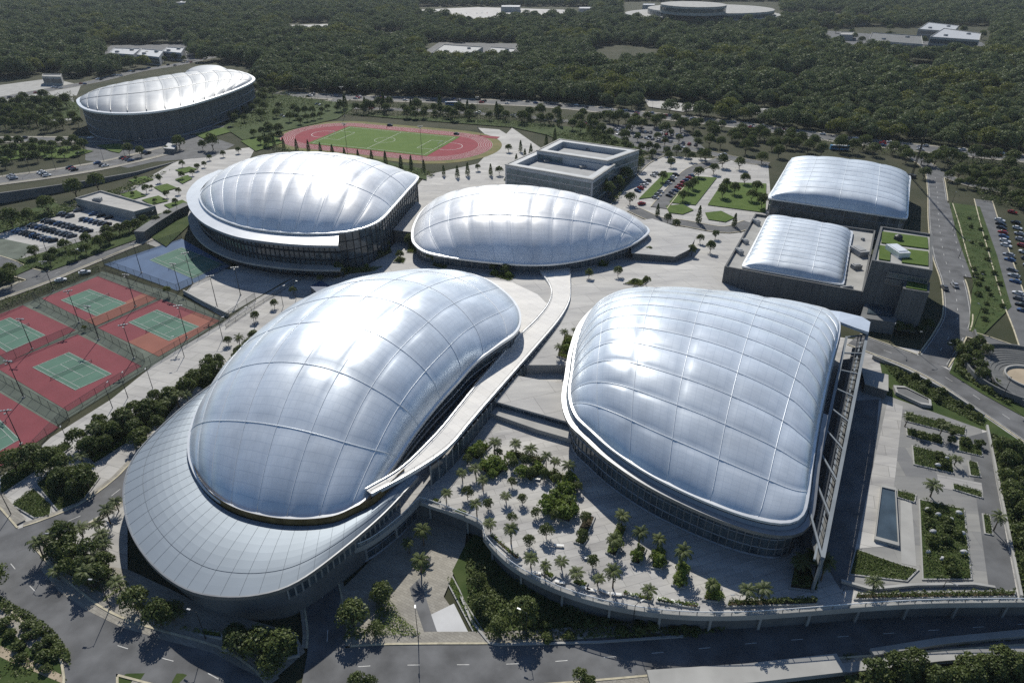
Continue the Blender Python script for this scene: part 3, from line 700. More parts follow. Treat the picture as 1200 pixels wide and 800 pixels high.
# twin grey building with two sunken roof courts
def make_court_building():
    root = empty('office_building', G(660, 195, 0)); o = Vector(root.location)
    tag(root, 'grey building with two sunken flat roof courts, between running track and car park', 'building')
    for top, z, zb in (([(592, 193), (695, 211), (721, 193), (628, 177)], 12.5, -.5), ([(629, 176.5), (712, 189), (749, 176), (656, 163)], 14.5, -.5)):
        P = [p-o for p in W(top, z)]; b = MB(); C = offset_poly(P, 1.2)
        area = sum(a[0]*c[1]-c[0]*a[1] for a, c in zip(P, P[1:]+P[:1])); sg = 1 if area > 0 else -1
        I = offset_poly(P, 4.5*sg)
        b.strip(P, [Vector((p[0], p[1], zb)) for p in P], True); b.strip(I, P, True); b.strip([p-Vector((0, 0, 3.2)) for p in I], I, True)
        fix_normals(b.build('wall', 'pale_panel', root))
        b = MB(); b.poly([p-Vector((0, 0, 3.1)) for p in offset_poly(P, 4.4*sg)]); b.build('roof_court', 'roof_grey', root)
        r = offset_poly(P, -.2*sg); b = MB(); b.strip([p+Vector((0, 0, .25)) for p in offset_poly(P, .9*sg)], [p+Vector((0, 0, .25)) for p in r], True); b.strip([p+Vector((0, 0, .25)) for p in r], [p-Vector((0, 0, .3)) for p in r], True); b.build('coping', 'concrete', root)
        for i, j in ((0, 1), (1, 2)): windows_on(root, P[i], P[j], 1.0, z-1.6, 16, 3, 'glass_blue', gapy=.22)
    for px, py, zz in ((640, 190, 9.4), (682, 197, 9.4), (660, 186, 9.4), (690, 176, 11.4), (672, 171, 11.4)):
        p = G(px, py, zz)-o; b = MB(); b.box((p.x, p.y, zz), 3.2, 2.2, 1.3, .35); b.build('roof_unit', 'steel', root)
make_court_building()

def barrel(root, q, z, rise, m, ns, nt, p=(4, 30), e=.6, pillow=.3, rimw=.6, sub=6, ribr=(.1, .08), zf=None):
    rim = []
    for (a, b) in zip(q, q[1:]+q[:1]):
        for f in (0.03, .25, .5, .75, .97): rim.append((a[0]+(b[0]-a[0])*f, a[1]+(b[1]-a[1])*f, z))
    return dome(root, rim, [0, 5, 10, 15], ns, nt, rise, pillow, m, p=p, e=e, rimw=rimw, sub=sub, ribr=ribr, rimh=.7)
def make_glass_hall():
    root = empty('glass_hall', (0, 0, 0)); tag(root, 'glass-fronted hall under a white barrel cushion roof, nearest the forest on the right', 'sports hall')
    loop, sg, surf = barrel(root, [(901, 232), (1062, 256), (1066, 206), (927, 188)], 12.0, 7.0, 'membrane_white', 4, 9, p=(2.6, 8), e=.55, pillow=.35)
    wall = facade(root, loop, sg, ground, inset=.3, drop=.1, mull=4.5, bands=(.33, .66), depth=.5)
    # tall arched gable glazing at the front
    q = np.linspace(0.02, .98, 30); P = [Vector(v) for v in surf(q, np.full_like(q, .03), False)]
    g = MB(); g.strip([p-Vector((0, 0, .2)) for p in P], [Vector((p[0], p[1], 11)) for p in P]); gl = g.build('gable_glass', 'glass_dark', root)
    m = MB()
    for p in P[::3]: m.bar((p[0], p[1]-.1, 0), (p[0], p[1]-.1, p[2]-.2), .4, .4)
    m.tube([Vector((p[0], p[1]-.1, 11.6)) for p in P], .2, 4); m.build('mullion_grid', 'steel', gl)
make_glass_hall()
def make_block_hall():
    root, P, o = block('block_hall', 'low dark concrete block with a white ribbed cushion roof set in its flat roof', 'sports hall', [(849, 312), (1012, 342), (1026, 270), (885, 250)], 10.5, -.6, 'clad_dark', 'concrete', 1.1, .6)
    r2 = empty('roof_cushion_frame')
    loop, sg, surf = barrel(root, [(871, 312), (987, 333), (998, 271), (901, 254)], 10.4, 4.2, 'membrane_white', 3, 13, p=(4, 5), e=.55, pillow=.3)
    k = len(root.children)
    for c in root.children:
        if c.name.split('.')[0] in ('cushion_roof', 'rib', 'edge_beam'): c.location = -o
    bpy.data.objects.remove(r2)
    pts = [G(x, y, 9.6)-o for x, y in ((866, 296), (873, 284), (886, 262), (1006, 297), (1003, 314), (992, 337), (1011, 281))]
    roof_units(root, pts, 9.5, [(2, 4, 1.6), (2, 3, 1.4), (2, 4, 1.8), (4, 7, 2.2), (3.5, 2.5, 1.6), (5, 1, .6), (1.2, 1.2, .8)])
make_block_hall()
def make_green_tower():
    root, P, o = block('green_roof_building', 'concrete building with a lawn on its flat roof and a narrow tower in front', 'building', [(1022, 305), (1093, 317), (1093, 274), (1032, 265)], 23.0, -.5, 'clad_dark', 'concrete', .9, .8)
    for q in ([(1034, 271), (1087, 278), (1088, 291), (1033, 284)], [(1031, 287), (1044, 289), (1043, 305), (1030, 303)], [(1058, 291), (1088, 294.5), (1088, 311), (1057, 307)]):
        b = MB(); b.prism([p-o for p in W(q, 22.6)], 22.1); fix_normals(b.build('roof_lawn', 'lawn', root))
    p = G(1051, 297, 22.4)-o; b = MB(); b.box((p[0], p[1], 22.2), 4.2, 8.5, 2.2, .1); b.box((p[0], p[1], 24.4), 3.4, 6, .3, .1); b.build('plant_room', 'white_metal', root)
    p = G(1052, 281, 22.4)-o; b = MB(); b.tube([Vector((p[0], p[1], 22.2)), Vector((p[0], p[1], 24)), Vector((p[0], p[1], 24.6))], [1.6, 1.4, .5], 12); b.build('roof_vent', 'dark_metal', root)
    a, b_ = G(1042, 309.5, 23)-o, G(1092, 318, 23)-o; windows_on(root, a, b_, 15.5, 20.5, 10, 2)
    # lower slab and tower
    T_ = W([(1058, 338), (1089, 343), (1090, 331), (1061, 327)], 17.5); b = MB(); b.prism([p-o for p in T_], -.5); fix_normals(b.build('tower', 'clad_dark', root))
    b = MB(); c = sum(T_, Vector())/4; b.prism([c.lerp(p, .8)-o+Vector((0, 0, .3)) for p in T_], 17.3); fix_normals(b.build('tower_roof_lawn', 'lawn', root))
    T_ = W([(1008, 372), (1050, 378), (1056, 345), (1018, 340)], 6.5); b = MB(); b.prism([p-o for p in T_], -.5); fix_normals(b.build('low_wing', 'concrete_dark', root))
    T_ = [p+Vector((0, 0, .3)) for p in T_]; c = sum(T_, Vector())/4; b = MB(); b.prism([c.lerp(p, .7)-o for p in T_], 6.3); fix_normals(b.build('skylight', 'glass_dark', root))
make_green_tower()
def simple_block(name, label, cat, top_px, z, zb=-.5, mw='concrete', mr='roof_grey', rows=2, units=2, win=True, group=None):
    root, P, o = block(name, label, cat, top_px, z, zb, mw, mr)
    if group: root['group'] = group
    if win:
        k = min(range(len(P)), key=lambda i: P[i][1]+P[(i+1) % len(P)][1])
        windows_on(root, P[k], P[(k+1) % len(P)], z*.15, z-1.3, 14, rows)
    c = sum(P, Vector())/len(P)
    for i in range(units):
        p = c.lerp(P[(i*2) % len(P)], .45); roof_units(root, [p], z-.9, [(4, 3, 1.8)])
    return root
simple_block('low_building', 'long low flat-roofed concrete building edging the left car park', 'building', [(88, 232), (157, 248), (182, 241), (118, 223)], 5.0, mr='paving', rows=1, units=1)
# far buildings beyond the trees
def make_ring_building():
    root = empty('ring_building', G(815, 18, 0)); o = Vector(root.location); tag(root, 'wide round terraced building on the far edge of the forest', 'building')
    for (px0, px1, py, ry, z0, z1) in ((733, 912, 16, 6.5, 0, 14), (760, 905, 10, 5.5, 14, 22), (775, 850, 5, 3.5, 22, 34)):
        c = G((px0+px1)/2, py, z1)-o; rx = (G(px1, py, z1)-G(px0, py, z1)).length/2; yy = abs(G(800, py-ry, z1).y-G(800, py+ry, z1).y)/2
        E_ = [Vector((c.x+rx*math.cos(a), c.y+yy*math.sin(a), z1)) for a in np.linspace(0, 2*math.pi, 48, endpoint=False)]
        b = MB(); b.prism(E_, z0); fix_normals(b.build('storey', 'concrete', root))
        b = MB(); b.strip([Vector((p[0]*1.0+.0, p[1], z1-3)) for p in [c+(q-c)*1.003 for q in E_]], [Vector((p[0], p[1], z1-8)) for p in [c+(q-c)*1.003 for q in E_]], True); b.build('window_band', 'glass_dark', root)
make_ring_building()
simple_block('far_building', 'flat white-roofed block in the forest clearing at upper right, rearmost of three', 'building', [(1076, 34), (1118, 37), (1124, 30), (1088, 26)], 14, mr='shed_white')
simple_block('far_building', 'pale-roofed block with a dark front at upper right, rightmost of three', 'building', [(1090, 43), (1148, 47), (1150, 39), (1106, 33)], 18, mr='shed_white')
simple_block('far_building', 'wide dark-fronted block at upper right, leftmost of three', 'building', [(1018, 47), (1082, 52), (1080, 42), (1022, 38)], 14, mr='concrete_dark')
simple_block('far_building', 'low grey block in a clearing above the running track', 'building', [(505, 62), (552, 64), (566, 55), (520, 52)], 9)
simple_block('far_building', 'small low block beside the grey one in the clearing above the track', 'building', [(568, 63), (600, 64), (604, 57), (575, 55)], 6)
for i, (q, w) in enumerate((([(127, 62), (156, 64), (165, 57), (134, 56)], 'left'), ([(160, 64), (186, 67), (192, 59), (166, 57)], 'middle'), ([(190, 60), (212, 62), (216, 56), (196, 55)], 'right'))):
    simple_block('white_shed', f'white flat-roofed shed in the forest above the oval stadium, {w} of three', 'shed', q, 9, mr='shed_white', mw='shed_white', group='white sheds above the oval stadium')
for i, (x, y, w) in enumerate(((598, 7, 22), (690, 9, 24), (760, 5, 14), (30, 5, 30), (200, 2, 40), (1188, 9, 22), (1165, 14, 16))):
    simple_block('far_building', ['tiny pale block on the horizon left of the bright car park trees', 'small pale block behind the right end of the far car park', 'small block just left of the round building', 'low pale roof among trees at the top left corner', 'long pale roof at the very top left of centre', 'small roof among trees at the top right corner', 'small roof just left of the top right corner'][i], 'building', [(x-w/2, y+1), (x+w/2, y+1.2), (x+w/2+1, y-1), (x-w/2+1, y-1)], 10, mr='shed_white', units=0, win=False)

for i, (x, y, w, d) in enumerate(((972, 46, 20, 'leftmost small pale roof in the clearing at upper right'), (992, 39, 16, 'small pale roof behind the leftmost one at upper right'), (1052, 58, 22, 'low grey roof at the front of the upper right clearing'), (1128, 60, 20, 'low grey roof at the front right of the upper right clearing'), (1010, 22, 14, 'tiny pale roof between round building and upper right clearing'), (350, 32, 20, 'small pale roof in a forest gap above the brimmed dome'), (455, 42, 16, 'small pale roof in a forest gap above the running track'), (712, 74, 14, 'tiny pale roof in a forest gap right of centre'), (1076, 81, 18, 'small pale roof in a forest gap at the right'), (60, 88, 22, 'pale roof beside the road left of the oval stadium'))):
    simple_block('far_building', d, 'building', [(x-w/2, y+1.5), (x+w/2, y+2), (x+w/2+1, y-1.5), (x-w/2+1, y-1.5)], 8, mr='concrete', units=0, rows=1, win=w > 18)
# ------------------------------------------------------------------ sport: track and courts
def make_track():
    a, b, c, d = W([(361, 170), (405, 147), (545, 162), (497, 182)], 0)
    m0, m1 = (a+b)/2, (d+c)/2; ctr = (m0+m1)/2; ax = (m1-m0).normalized(); Lh = (m1-m0).length/2; wd = ((b-a).length+(c-d).length)/4
    rz = math.atan2(ax.y, ax.x); root = empty('running_track', (ctr.x, ctr.y, 0), rz); tag(root, 'red oval running track with a striped green football pitch inside', 'running track')
    Ls = Lh*.86
    def oval(r, n=40): return [Vector((Ls+r*math.cos(t), r*math.sin(t), 0)) for t in np.linspace(-math.pi/2, math.pi/2, n)]+[Vector((-Ls+r*math.cos(t), r*math.sin(t), 0)) for t in np.linspace(math.pi/2, 3*math.pi/2, n)]
    def flat(pts, z, name, m, par=root): q = MB(); q.poly([p+Vector((0, 0, z)) for p in pts]); return q.build(name, m, par)
    flat(oval(wd+17), .10, 'grass_verge', 'dry_grass'); flat(oval(wd+10.5), .16, 'lanes', 'track_red')
    L_ = MB()
    for k in range(9):
        o1, o2 = oval(wd+1.2+k*1.15), oval(wd+1.36+k*1.15); L_.strip([p+Vector((0, 0, .2)) for p in o1], [p+Vector((0, 0, .2)) for p in o2], True)
    for s in (-1, 1):
        t = np.linspace(0, 2*math.pi, 40); L_.strip([Vector((s*(Ls+9)+9*math.cos(u), 9*math.sin(u), .21)) for u in t], [Vector((s*(Ls+9)+9.3*math.cos(u), 9.3*math.sin(u), .21)) for u in t])
    L_.build('lane_lines', 'paint', root)
    pitch = [Vector((-Lh*.98, -wd*.98, 0)), Vector((Lh*.98, -wd*.98, 0)), Vector((Lh*.98, wd*.98, 0)), Vector((-Lh*.98, wd*.98, 0))]
    f = flat(pitch, .24, 'pitch', 'turf'); mk = MB()
    def line(p, q, w=.22): p = Vector((*p, .28)); q = Vector((*q, .28)); e = (q-p).normalized(); n = Vector((-e.y, e.x, 0))*w/2; mk.poly([p-n, q-n, q+n, p+n])
    A, B = Lh*.92, wd*.88
    for p, q in (((-A, -B), (A, -B)), ((A, -B), (A, B)), ((A, B), (-A, B)), ((-A, B), (-A, -B)), ((0, -B), (0, B))): line(p, q)
    for s in (-1, 1):
        for p, q in (((s*A, -11), (s*(A-12), -11)), ((s*(A-12), -11), (s*(A-12), 11)), ((s*(A-12), 11), (s*A, 11))): line(p, q)
    t = np.linspace(0, 2*math.pi, 33); mk.strip([Vector((7*math.cos(u), 7*math.sin(u), .28)) for u in t], [Vector((7.2*math.cos(u), 7.2*math.sin(u), .28)) for u in t]); mk.build('line_marks', 'paint', f)
    q = MB(); q.poly([Vector((Ls+8, wd+3, .18)), Vector((Ls+32, wd+3, .18)), Vector((Ls+32, wd+9, .18)), Vector((Ls+8, wd+9, .18))]); q.build('sprint_straight', 'track_red', root)
    for s in (-1, 1):
        g = MB()
        for y in (-3.6, 3.6): g.tube([Vector((s*A, y, .2)), Vector((s*A, y, 2.6))], .1, 5)
        g.tube([Vector((s*A, -3.6, 2.6)), Vector((s*A, 3.6, 2.6))], .1, 5); g.build('goal', 'white_metal', root)
make_track()
CT_Z = lambda x, y: ground(x, y)
def court(label, pad, green, m_pad, m_play, group, tint=None, sport='tennis_court'):
    P = W(pad, 0); Q = W(green, 0); c = sum(Q, Vector())/4; root = empty(sport, c); tag(root, label, 'tennis court', group)
    b = MB(); b.poly([Vector((p[0]-c.x, p[1]-c.y, .12)) for p in P]); b.build('surround', m_pad, root)
    if tint:
        T_ = [Vector((p[0]-c.x, p[1]-c.y, .14)) for p in W(tint[0], 0)]; b = MB(); b.poly(T_); b.build('surround_patch', tint[1], root)
    Q = [p-c for p in Q]; b = MB(); b.poly([Vector((p[0], p[1], .16)) for p in Q]); s = b.build('playing_surface', m_play, root)
    bl = lambda u, v: Q[0]*(1-u)*(1-v)+Q[1]*u*(1-v)+Q[2]*u*v+Q[3]*(1-u)*v   # u: short side, v: long side
    mk = MB()
    def line(a, d, w=.10):
        p, q = bl(*a), bl(*d); e = (q-p).normalized(); n = Vector((-e.y, e.x, 0))*w/2; mk.poly([x+Vector((0, 0, .20)) for x in (p-n, q-n, q+n, p+n)])
    for a, d in (((.02, .01), (.98, .01)), ((.98, .01), (.98, .99)), ((.98, .99), (.02, .99)), ((.02, .99), (.02, .01)), ((.14, .01), (.14, .99)), ((.86, .01), (.86, .99)), ((.14, .23), (.86, .23)), ((.14, .77), (.86, .77)), ((.5, .23), (.5, .77))): line(a, d)
    mk.build('court_lines', 'paint', s)
    p, q = bl(-.05, .5), bl(1.05, .5); n = MB(); n.strip([p+Vector((0, 0, 1.05)), q+Vector((0, 0, 1.0))], [p+Vector((0, 0, .2)), q+Vector((0, 0, .2))]); net = n.build('net', 'net', root)
    for e in (p, q): n = MB(); n.tube([e+Vector((0, 0, .1)), e+Vector((0, 0, 1.15))], .07, 6); n.build('net_post', 'dark_metal', net)
    n = MB(); n.bar(p+Vector((0, 0, 1.05)), q+Vector((0, 0, 1.02)), .06, .1); n.build('net_band', 'paint', net)
CG = 'red tennis courts left of the arena'
court('red tennis court with pale green playing area, topmost of the group below the blue court', [(49, 350), (115, 324), (184, 350), (113, 382)], [(71, 352), (105, 339), (149, 355.5), (113, 371)], 'court_red', 'court_green', CG, ([(100, 376), (113, 382), (184, 350), (168, 344)], 'court_orange'))
court('orange-tinted red tennis court at the right corner of the group, nearest the arena', [(114, 384), (189, 351), (258, 376), (186, 418)], [(150, 378), (184, 363), (234, 383), (198, 400)], 'court_red', 'court_green', CG, ([(150, 401), (186, 418), (258, 376), (228, 366)], 'court_orange'))
court('red tennis court cut off by the left edge of the photo, above the mid one', [(-42, 384), (27, 358), (89, 387), (10, 424)], [(-32, 388), (12, 372), (54, 393), (8, 413)], 'court_red', 'court_green', CG)
court('deep red tennis court in the middle of the front row beside the paved walk', [(-6, 430), (91, 392), (166, 429), (80, 482)], [(37.7, 430.7), (81, 412.7), (131.7, 438.3), (88.3, 457.7)], 'court_red', 'court_green', CG)
court('deep red tennis court lowest in the left corner of the group', [(-90, 495), (-2, 459), (69, 501), (-20, 560)], [(-58, 500), (-12, 480), (24, 515), (-22, 541)], 'court_red', 'court_green', CG)
court('blue court with pale green playing area at the foot of the brimmed dome', [(122, 310), (213, 280), (270, 312), (208, 341)], [(175, 305), (213, 290), (263, 310), (226, 327)], 'court_blue', 'court_green', 'blue court')
sheet('court_margin', [(-30, 380), (120, 318), (205, 344), (262, 374), (186, 424), (80, 490), (-40, 570), (-120, 500)], 'court_grey', .06)

def fence(label, pts, h=3.2, group='fences round the courts', zf=ground, post=5.0, m='net', rail='dark_metal'):
    C = W(pts, zf); C = resample(C, max(2, int(sum((C[i+1]-C[i]).length for i in range(len(C)-1))/post)+1)); o = C[0].copy()
    root = empty('mesh_fence', o); tag(root, label, 'fence', group)
    L_ = [Vector((p[0]-o.x, p[1]-o.y, zf(p[0], p[1])-o.z)) for p in C]; u = lambda z: Vector((0, 0, z))
    g = MB(); g.strip([p+u(h) for p in L_], [p+u(.05) for p in L_]); g.build('mesh_panel', m, root)
    g = MB(); g.tube([p+u(h) for p in L_], .05, 4); g.tube([p+u(.1) for p in L_], .05, 4); g.build('rail', rail, root)
    for p in L_: g = MB(); g.tube([p-u(.3), p+u(h+.1)], .06, 5); g.build('post', rail, root)
for lb, pts in (('fence along the far upper edge of the red tennis courts by the road', [(-5, 372), (50, 347), (117, 320)]),
                ('fence between the topmost red court and the blue court', [(117, 320), (190, 348), (262, 376)]),
                ('fence between the upper and the middle row of red courts', [(0, 428), (92, 389), (114, 382), (188, 350)]),
                ('fence strip between the cut-off left court and the topmost court', [(40, 352), (102, 384), (170, 424)]),
                ('fence between the mid front court and the lowest court', [(-2, 444), (82, 493)]),
                ('fence along the lower left side of the blue court', [(122, 311), (208, 342)]), ('fence along the right side of the blue court towards the paved walk', [(208, 342), (270, 313)]),
                ('fence along the back of the blue court', [(122, 311), (213, 279)]),
                ('long fence between the red courts and the paved walk', [(30, 540), (80, 487), (135, 452), (188, 421), (262, 378), (300, 352)])):
    fence(lb, pts)
fence('thin low fence running up the middle of the paved walk beside the largest dome', [(265, 384), (300, 360), (345, 332), (398, 308)], 1.4)
fence('white fence along the lower edge of the left car park', [(30, 302), (90, 285), (150, 264)], 2.0, 'car park fences')
# ------------------------------------------------------------------ roads and other ground surfaces
ZC = [0.10]
def rd(pts, w, **k): ZC[0] += .0117; return road(pts, w, z=ZC[0], **k)
def flat(pts, m, name='paving', zf=ground, dz=None, **k): ZC[0] += .0047; return sheet(name, pts, m, dz+ZC[0]*.1 if dz is not None else ZC[0]-.0613, zf, **k)
sheet('forest_floor', [(-700, -20), (1900, -20), (1900, 250), (1200, 170), (860, 136), (600, 112), (300, 96), (60, 118), (-200, 170)], 'earth', .02)
# paved areas left and back
flat([(-60, 620), (60, 512), (130, 468), (186, 423), (262, 377), (300, 351), (345, 325), (400, 303), (440, 285), (480, 262), (520, 230), (530, 330), (430, 345), (330, 400), (270, 450), (230, 500), (190, 540), (150, 580), (80, 628), (0, 660)], 'paving')
flat([(60, 246), (150, 222), (205, 190), (250, 178), (300, 172), (270, 230), (225, 262), (190, 292), (165, 283), (155, 262), (95, 246)], 'paving')
flat([(0, 272), (90, 244), (152, 262), (60, 296), (20, 304), (-60, 286)], 'paving', 'car_park')
flat([(-60, 276), (0, 279), (42, 288), (24, 304), (-80, 300)], 'court_grey', 'car_park')
flat([(245, 312), (270, 316), (300, 300), (335, 290), (400, 298), (330, 332), (262, 372), (215, 345)], 'paving')
flat([(500, 205), (560, 192), (600, 150), (640, 178), (600, 190), (590, 212), (720, 235), (760, 262), (900, 300), (860, 345), (700, 345), (640, 320), (480, 330), (470, 240)], 'paving')
flat([(700, 236), (735, 200), (765, 182), (900, 190), (905, 255), (850, 330), (770, 275)], 'paving')
flat([(560, 150), (585, 152), (618, 172), (596, 190), (560, 206), (500, 212), (560, 196), (588, 176)], 'paving', 'footpath')
flat([(700, 145), (800, 150), (830, 178), (760, 178), (705, 160)], 'asphalt_pale', 'car_park')
flat([(100, 168), (150, 160), (240, 158), (275, 170), (250, 184), (180, 190), (150, 197), (100, 188)], 'asphalt_pale', 'roundabout')
for q in ([(0, 100), (60, 92), (95, 100), (90, 112), (40, 120), (-20, 118)], [(30, 128), (85, 114), (92, 140), (50, 145)]): flat(q, 'concrete', 'footpath')
sheet('raised_paving', [(562, 326), (600, 331), (630, 345), (641, 356), (637, 364), (618, 384), (604, 396), (590, 405), (600, 392), (607, 376), (604, 358), (590, 341)], 'ramp_deck', .06, upper)
# back highways and streets
ROADS = {}
ROADS['hw'] = rd([(312, 110), (420, 115), (520, 118), (640, 123), (740, 133), (860, 146), (960, 160), (1060, 172), (1200, 186), (1320, 198)], 17, m='asphalt_pale', lanes=3, pave=3)
ROADS['hw2'] = rd([(395, 126), (500, 130), (600, 136), (690, 146), (780, 168), (860, 186), (900, 193)], 9, m='asphalt_pale')
ROADS['l1'] = rd([(-60, 127), (0, 116), (60, 105), (110, 96), (160, 84), (213, 75), (267, 63), (313, 55), (350, 47)], 15, m='asphalt_pale', lanes=3)
ROADS['l2'] = rd([(-60, 168), (0, 164), (88, 164), (140, 163), (190, 160), (240, 152), (277, 149), (333, 137), (383, 121), (420, 113)], 11, m='asphalt_pale', pave=3)
ROADS['l3'] = rd([(-60, 222), (0, 212), (60, 204), (120, 194), (165, 184), (200, 175)], 14, m='asphalt', lanes=3, pave=4)
ROADS['l4'] = rd([(-60, 366), (0, 345), (48, 328), (96, 308), (156, 284), (205, 264), (240, 245)], 8.5, m='asphalt_pale', pave=2)
rd([(-60, 290), (0, 308), (22, 318), (50, 326)], 8, m='asphalt_pale', dash=False)
rd([(-60, 274), (0, 262), (60, 249), (110, 237), (155, 222)], 7, m='asphalt_pale', dash=False)
ROADS['rr'] = rd([(1000, 398), (1030, 409), (1070, 424), (1110, 444), (1150, 470), (1200, 503), (1260, 545)], 10, edge=True)
ROADS['rs'] = rd([(1070, 183), (1092, 200), (1098, 225), (1100, 260), (1106, 300), (1118, 335), (1122, 370), (1112, 395), (1092, 425)], 9, edge=True, kerbm='kerb')
rd([(1108, 238), (1115, 262), (1124, 300), (1132, 325)], 6, dash=True, kerbm='kerb')
ROADS['rp'] = rd([(1152, 235), (1162, 270), (1178, 320), (1198, 375), (1215, 420)], 8, m='asphalt_pale', dash=False)
rd([(1092, 200), (1130, 215), (1160, 222), (1230, 235)], 7, m='asphalt_pale', dash=False)
rd([(1120, 388), (1160, 400), (1215, 420)], 5, m='asphalt_pale', dash=False)
ROADS['c1'] = rd([(742, 246), (770, 258), (800, 262), (850, 270), (880, 262)], 8, m='asphalt_pale', dash=False)
rd([(700, 246), (730, 215), (752, 192), (775, 180)], 8, m='asphalt_pale', dash=False)
rd([(772, 244), (790, 222), (812, 200), (850, 186)], 8, m='asphalt', dash=False)
# near roads
ROADS['b1'] = rd([(-60, 572), (-20, 620), (0, 645), (36, 688), (66, 715), (96, 738), (140, 758), (190, 772), (240, 787), (275, 812), (300, 850)], 10, pave=2.6)
rd([(20, 634), (58, 621), (105, 600), (150, 567), (180, 535)], 8, pave=1.6, kerb=True)
rd([(80, 730), (100, 755), (107, 780), (106, 830)], 8.5, dash=False)
rd([(376, 690), (384, 735), (383, 765), (372, 830)], 7.5, pave=1.2)
ROADS['b5'] = rd([(360, 790), (420, 782), (500, 780), (600, 779), (700, 772), (800, 763), (900, 753), (1000, 746), (1100, 739), (1230, 730)], 9, pave=3)
finish_roads()
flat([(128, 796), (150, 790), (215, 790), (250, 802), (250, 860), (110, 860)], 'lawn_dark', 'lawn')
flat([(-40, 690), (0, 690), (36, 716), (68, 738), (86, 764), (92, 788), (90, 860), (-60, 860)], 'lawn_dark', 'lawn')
flat([(0, 670), (35, 705), (62, 735), (80, 765), (75, 771), (55, 742), (25, 712), (-10, 685)], 'paving_warm', 'footpath')
flat([(-30, 745), (20, 765), (90, 800), (85, 806), (10, 775), (-30, 755)], 'sand', 'footpath')
# sunken court below the plaza edge
flat([(392, 700), (420, 672), (470, 622), (495, 598), (548, 612), (545, 640), (520, 700), (560, 757), (395, 758)], 'paving_warm', 'sunken_court')
flat([(503, 722), (532, 708), (554, 752), (520, 756)], 'shed_white', 'paved_panel')
flat([(480, 690), (492, 678), (505, 720), (517, 755), (502, 756)], 'asphalt', 'footpath')
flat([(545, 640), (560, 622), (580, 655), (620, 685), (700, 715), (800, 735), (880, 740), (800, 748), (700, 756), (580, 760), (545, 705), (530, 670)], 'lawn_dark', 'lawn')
flat([(318, 800), (358, 765), (345, 742), (240, 712), (150, 668), (60, 655), (48, 668), (70, 694), (100, 715), (145, 737), (196, 752), (250, 766), (285, 785)], 'paving_warm', 'pavement')
flat([(60, 655), (105, 612), (150, 585), (150, 668)], 'paving', 'pavement')
# right side ground
flat([(1112, 238), (1148, 243), (1168, 300), (1185, 360), (1150, 395), (1135, 388), (1140, 330), (1122, 280)], 'lawn_dark', 'lawn')
flat([(1030, 420), (1100, 452), (1200, 520), (1280, 580), (1280, 720), (1195, 700), (1158, 505), (1040, 472)], 'lawn_dark', 'lawn', zf=lambda x, y: max(ZP, ground(x, y)), dz=.05)
flat([(1125, 405), (1150, 400), (1160, 440), (1200, 475), (1200, 490), (1150, 462), (1112, 438)], 'lawn_dark', 'lawn')
GF = lambda x, y: ZP
flat([(1035, 462), (1150, 503), (1190, 700), (985, 690), (1010, 600)], 'garden_paving', 'garden_paving', GF, .05)
for q in ([(1040, 470), (1058, 476), (1040, 640), (1002, 643)], [(1134, 512), (1156, 506), (1192, 700), (1160, 700)], [(1098, 556), (1150, 566), (1152, 580), (1100, 572)]):
    flat(q, 'paving' if q[0][0] < 1100 else 'asphalt_pale', 'footpath', GF, .08)
flat([(1055, 586), (1068, 588), (1074, 664), (1056, 660)], 'concrete', 'footpath', GF, .09)
flat([(1000, 470), (1030, 468), (1022, 560), (1012, 640), (985, 690), (965, 655)], 'asphalt', 'service_yard', GF, .07)
# lawns
LAWNS = [([(748, 234), (779, 203), (790, 203), (764, 232)], 0), ([(784, 238), (812, 207), (840, 209), (815, 241)], 0), ([(829, 241), (847, 214), (898, 216), (897, 250)], 0), ([(780, 242), (800, 240), (813, 247), (800, 252), (784, 250)], 0), ([(826, 250), (845, 248), (861, 256), (850, 261), (830, 258)], 0),
         ([(150, 212), (170, 207), (181, 211), (163, 217)], 0), ([(140, 228), (160, 224), (172, 230), (154, 235)], 0), ([(180, 220), (196, 216), (208, 221), (190, 226)], 0), ([(166, 235), (186, 230), (198, 236), (178, 241)], 0), ([(205, 200), (222, 196), (232, 199), (215, 204)], 0), ([(205, 211), (220, 206), (226, 210), (214, 216)], 0), ([(192, 241), (214, 235), (222, 240), (202, 247)], 0),
         ([(113, 171), (140, 169), (148, 172), (140, 180), (130, 178)], 0), ([(140, 164), (176, 161), (186, 162), (146, 167)], 0), ([(0, 172), (40, 168), (70, 172), (60, 182), (0, 190)], 0), ([(45, 176), (80, 172), (110, 178), (80, 186), (50, 186)], 0), ([(228, 158), (262, 150), (275, 154), (240, 164)], 0), ([(282, 166), (320, 158), (332, 168), (300, 178)], 0)]
for q, z in LAWNS: flat(q, 'lawn', 'lawn')
for q in ([(10, 120), (60, 112), (92, 122), (95, 138), (40, 142)], [(150, 262), (220, 242), (225, 262), (195, 290)], [(20, 306), (150, 268), (165, 280), (60, 318)], [(-30, 345), (60, 306), (180, 262), (150, 270), (40, 305)], [(60, 238), (92, 246), (0, 274), (-30, 270)]): flat(q, 'lawn_dark', 'lawn')
for q in ([(300, 108), (420, 124), (395, 140), (330, 155), (285, 165), (262, 150)], [(400, 134), (600, 142), (690, 152), (655, 162), (600, 150), (470, 140)], [(430, 185), (500, 200), (500, 212), (440, 196)], [(620, 150), (700, 150), (760, 180), (740, 175), (655, 165)]): flat(q, 'lawn_dark', 'lawn')
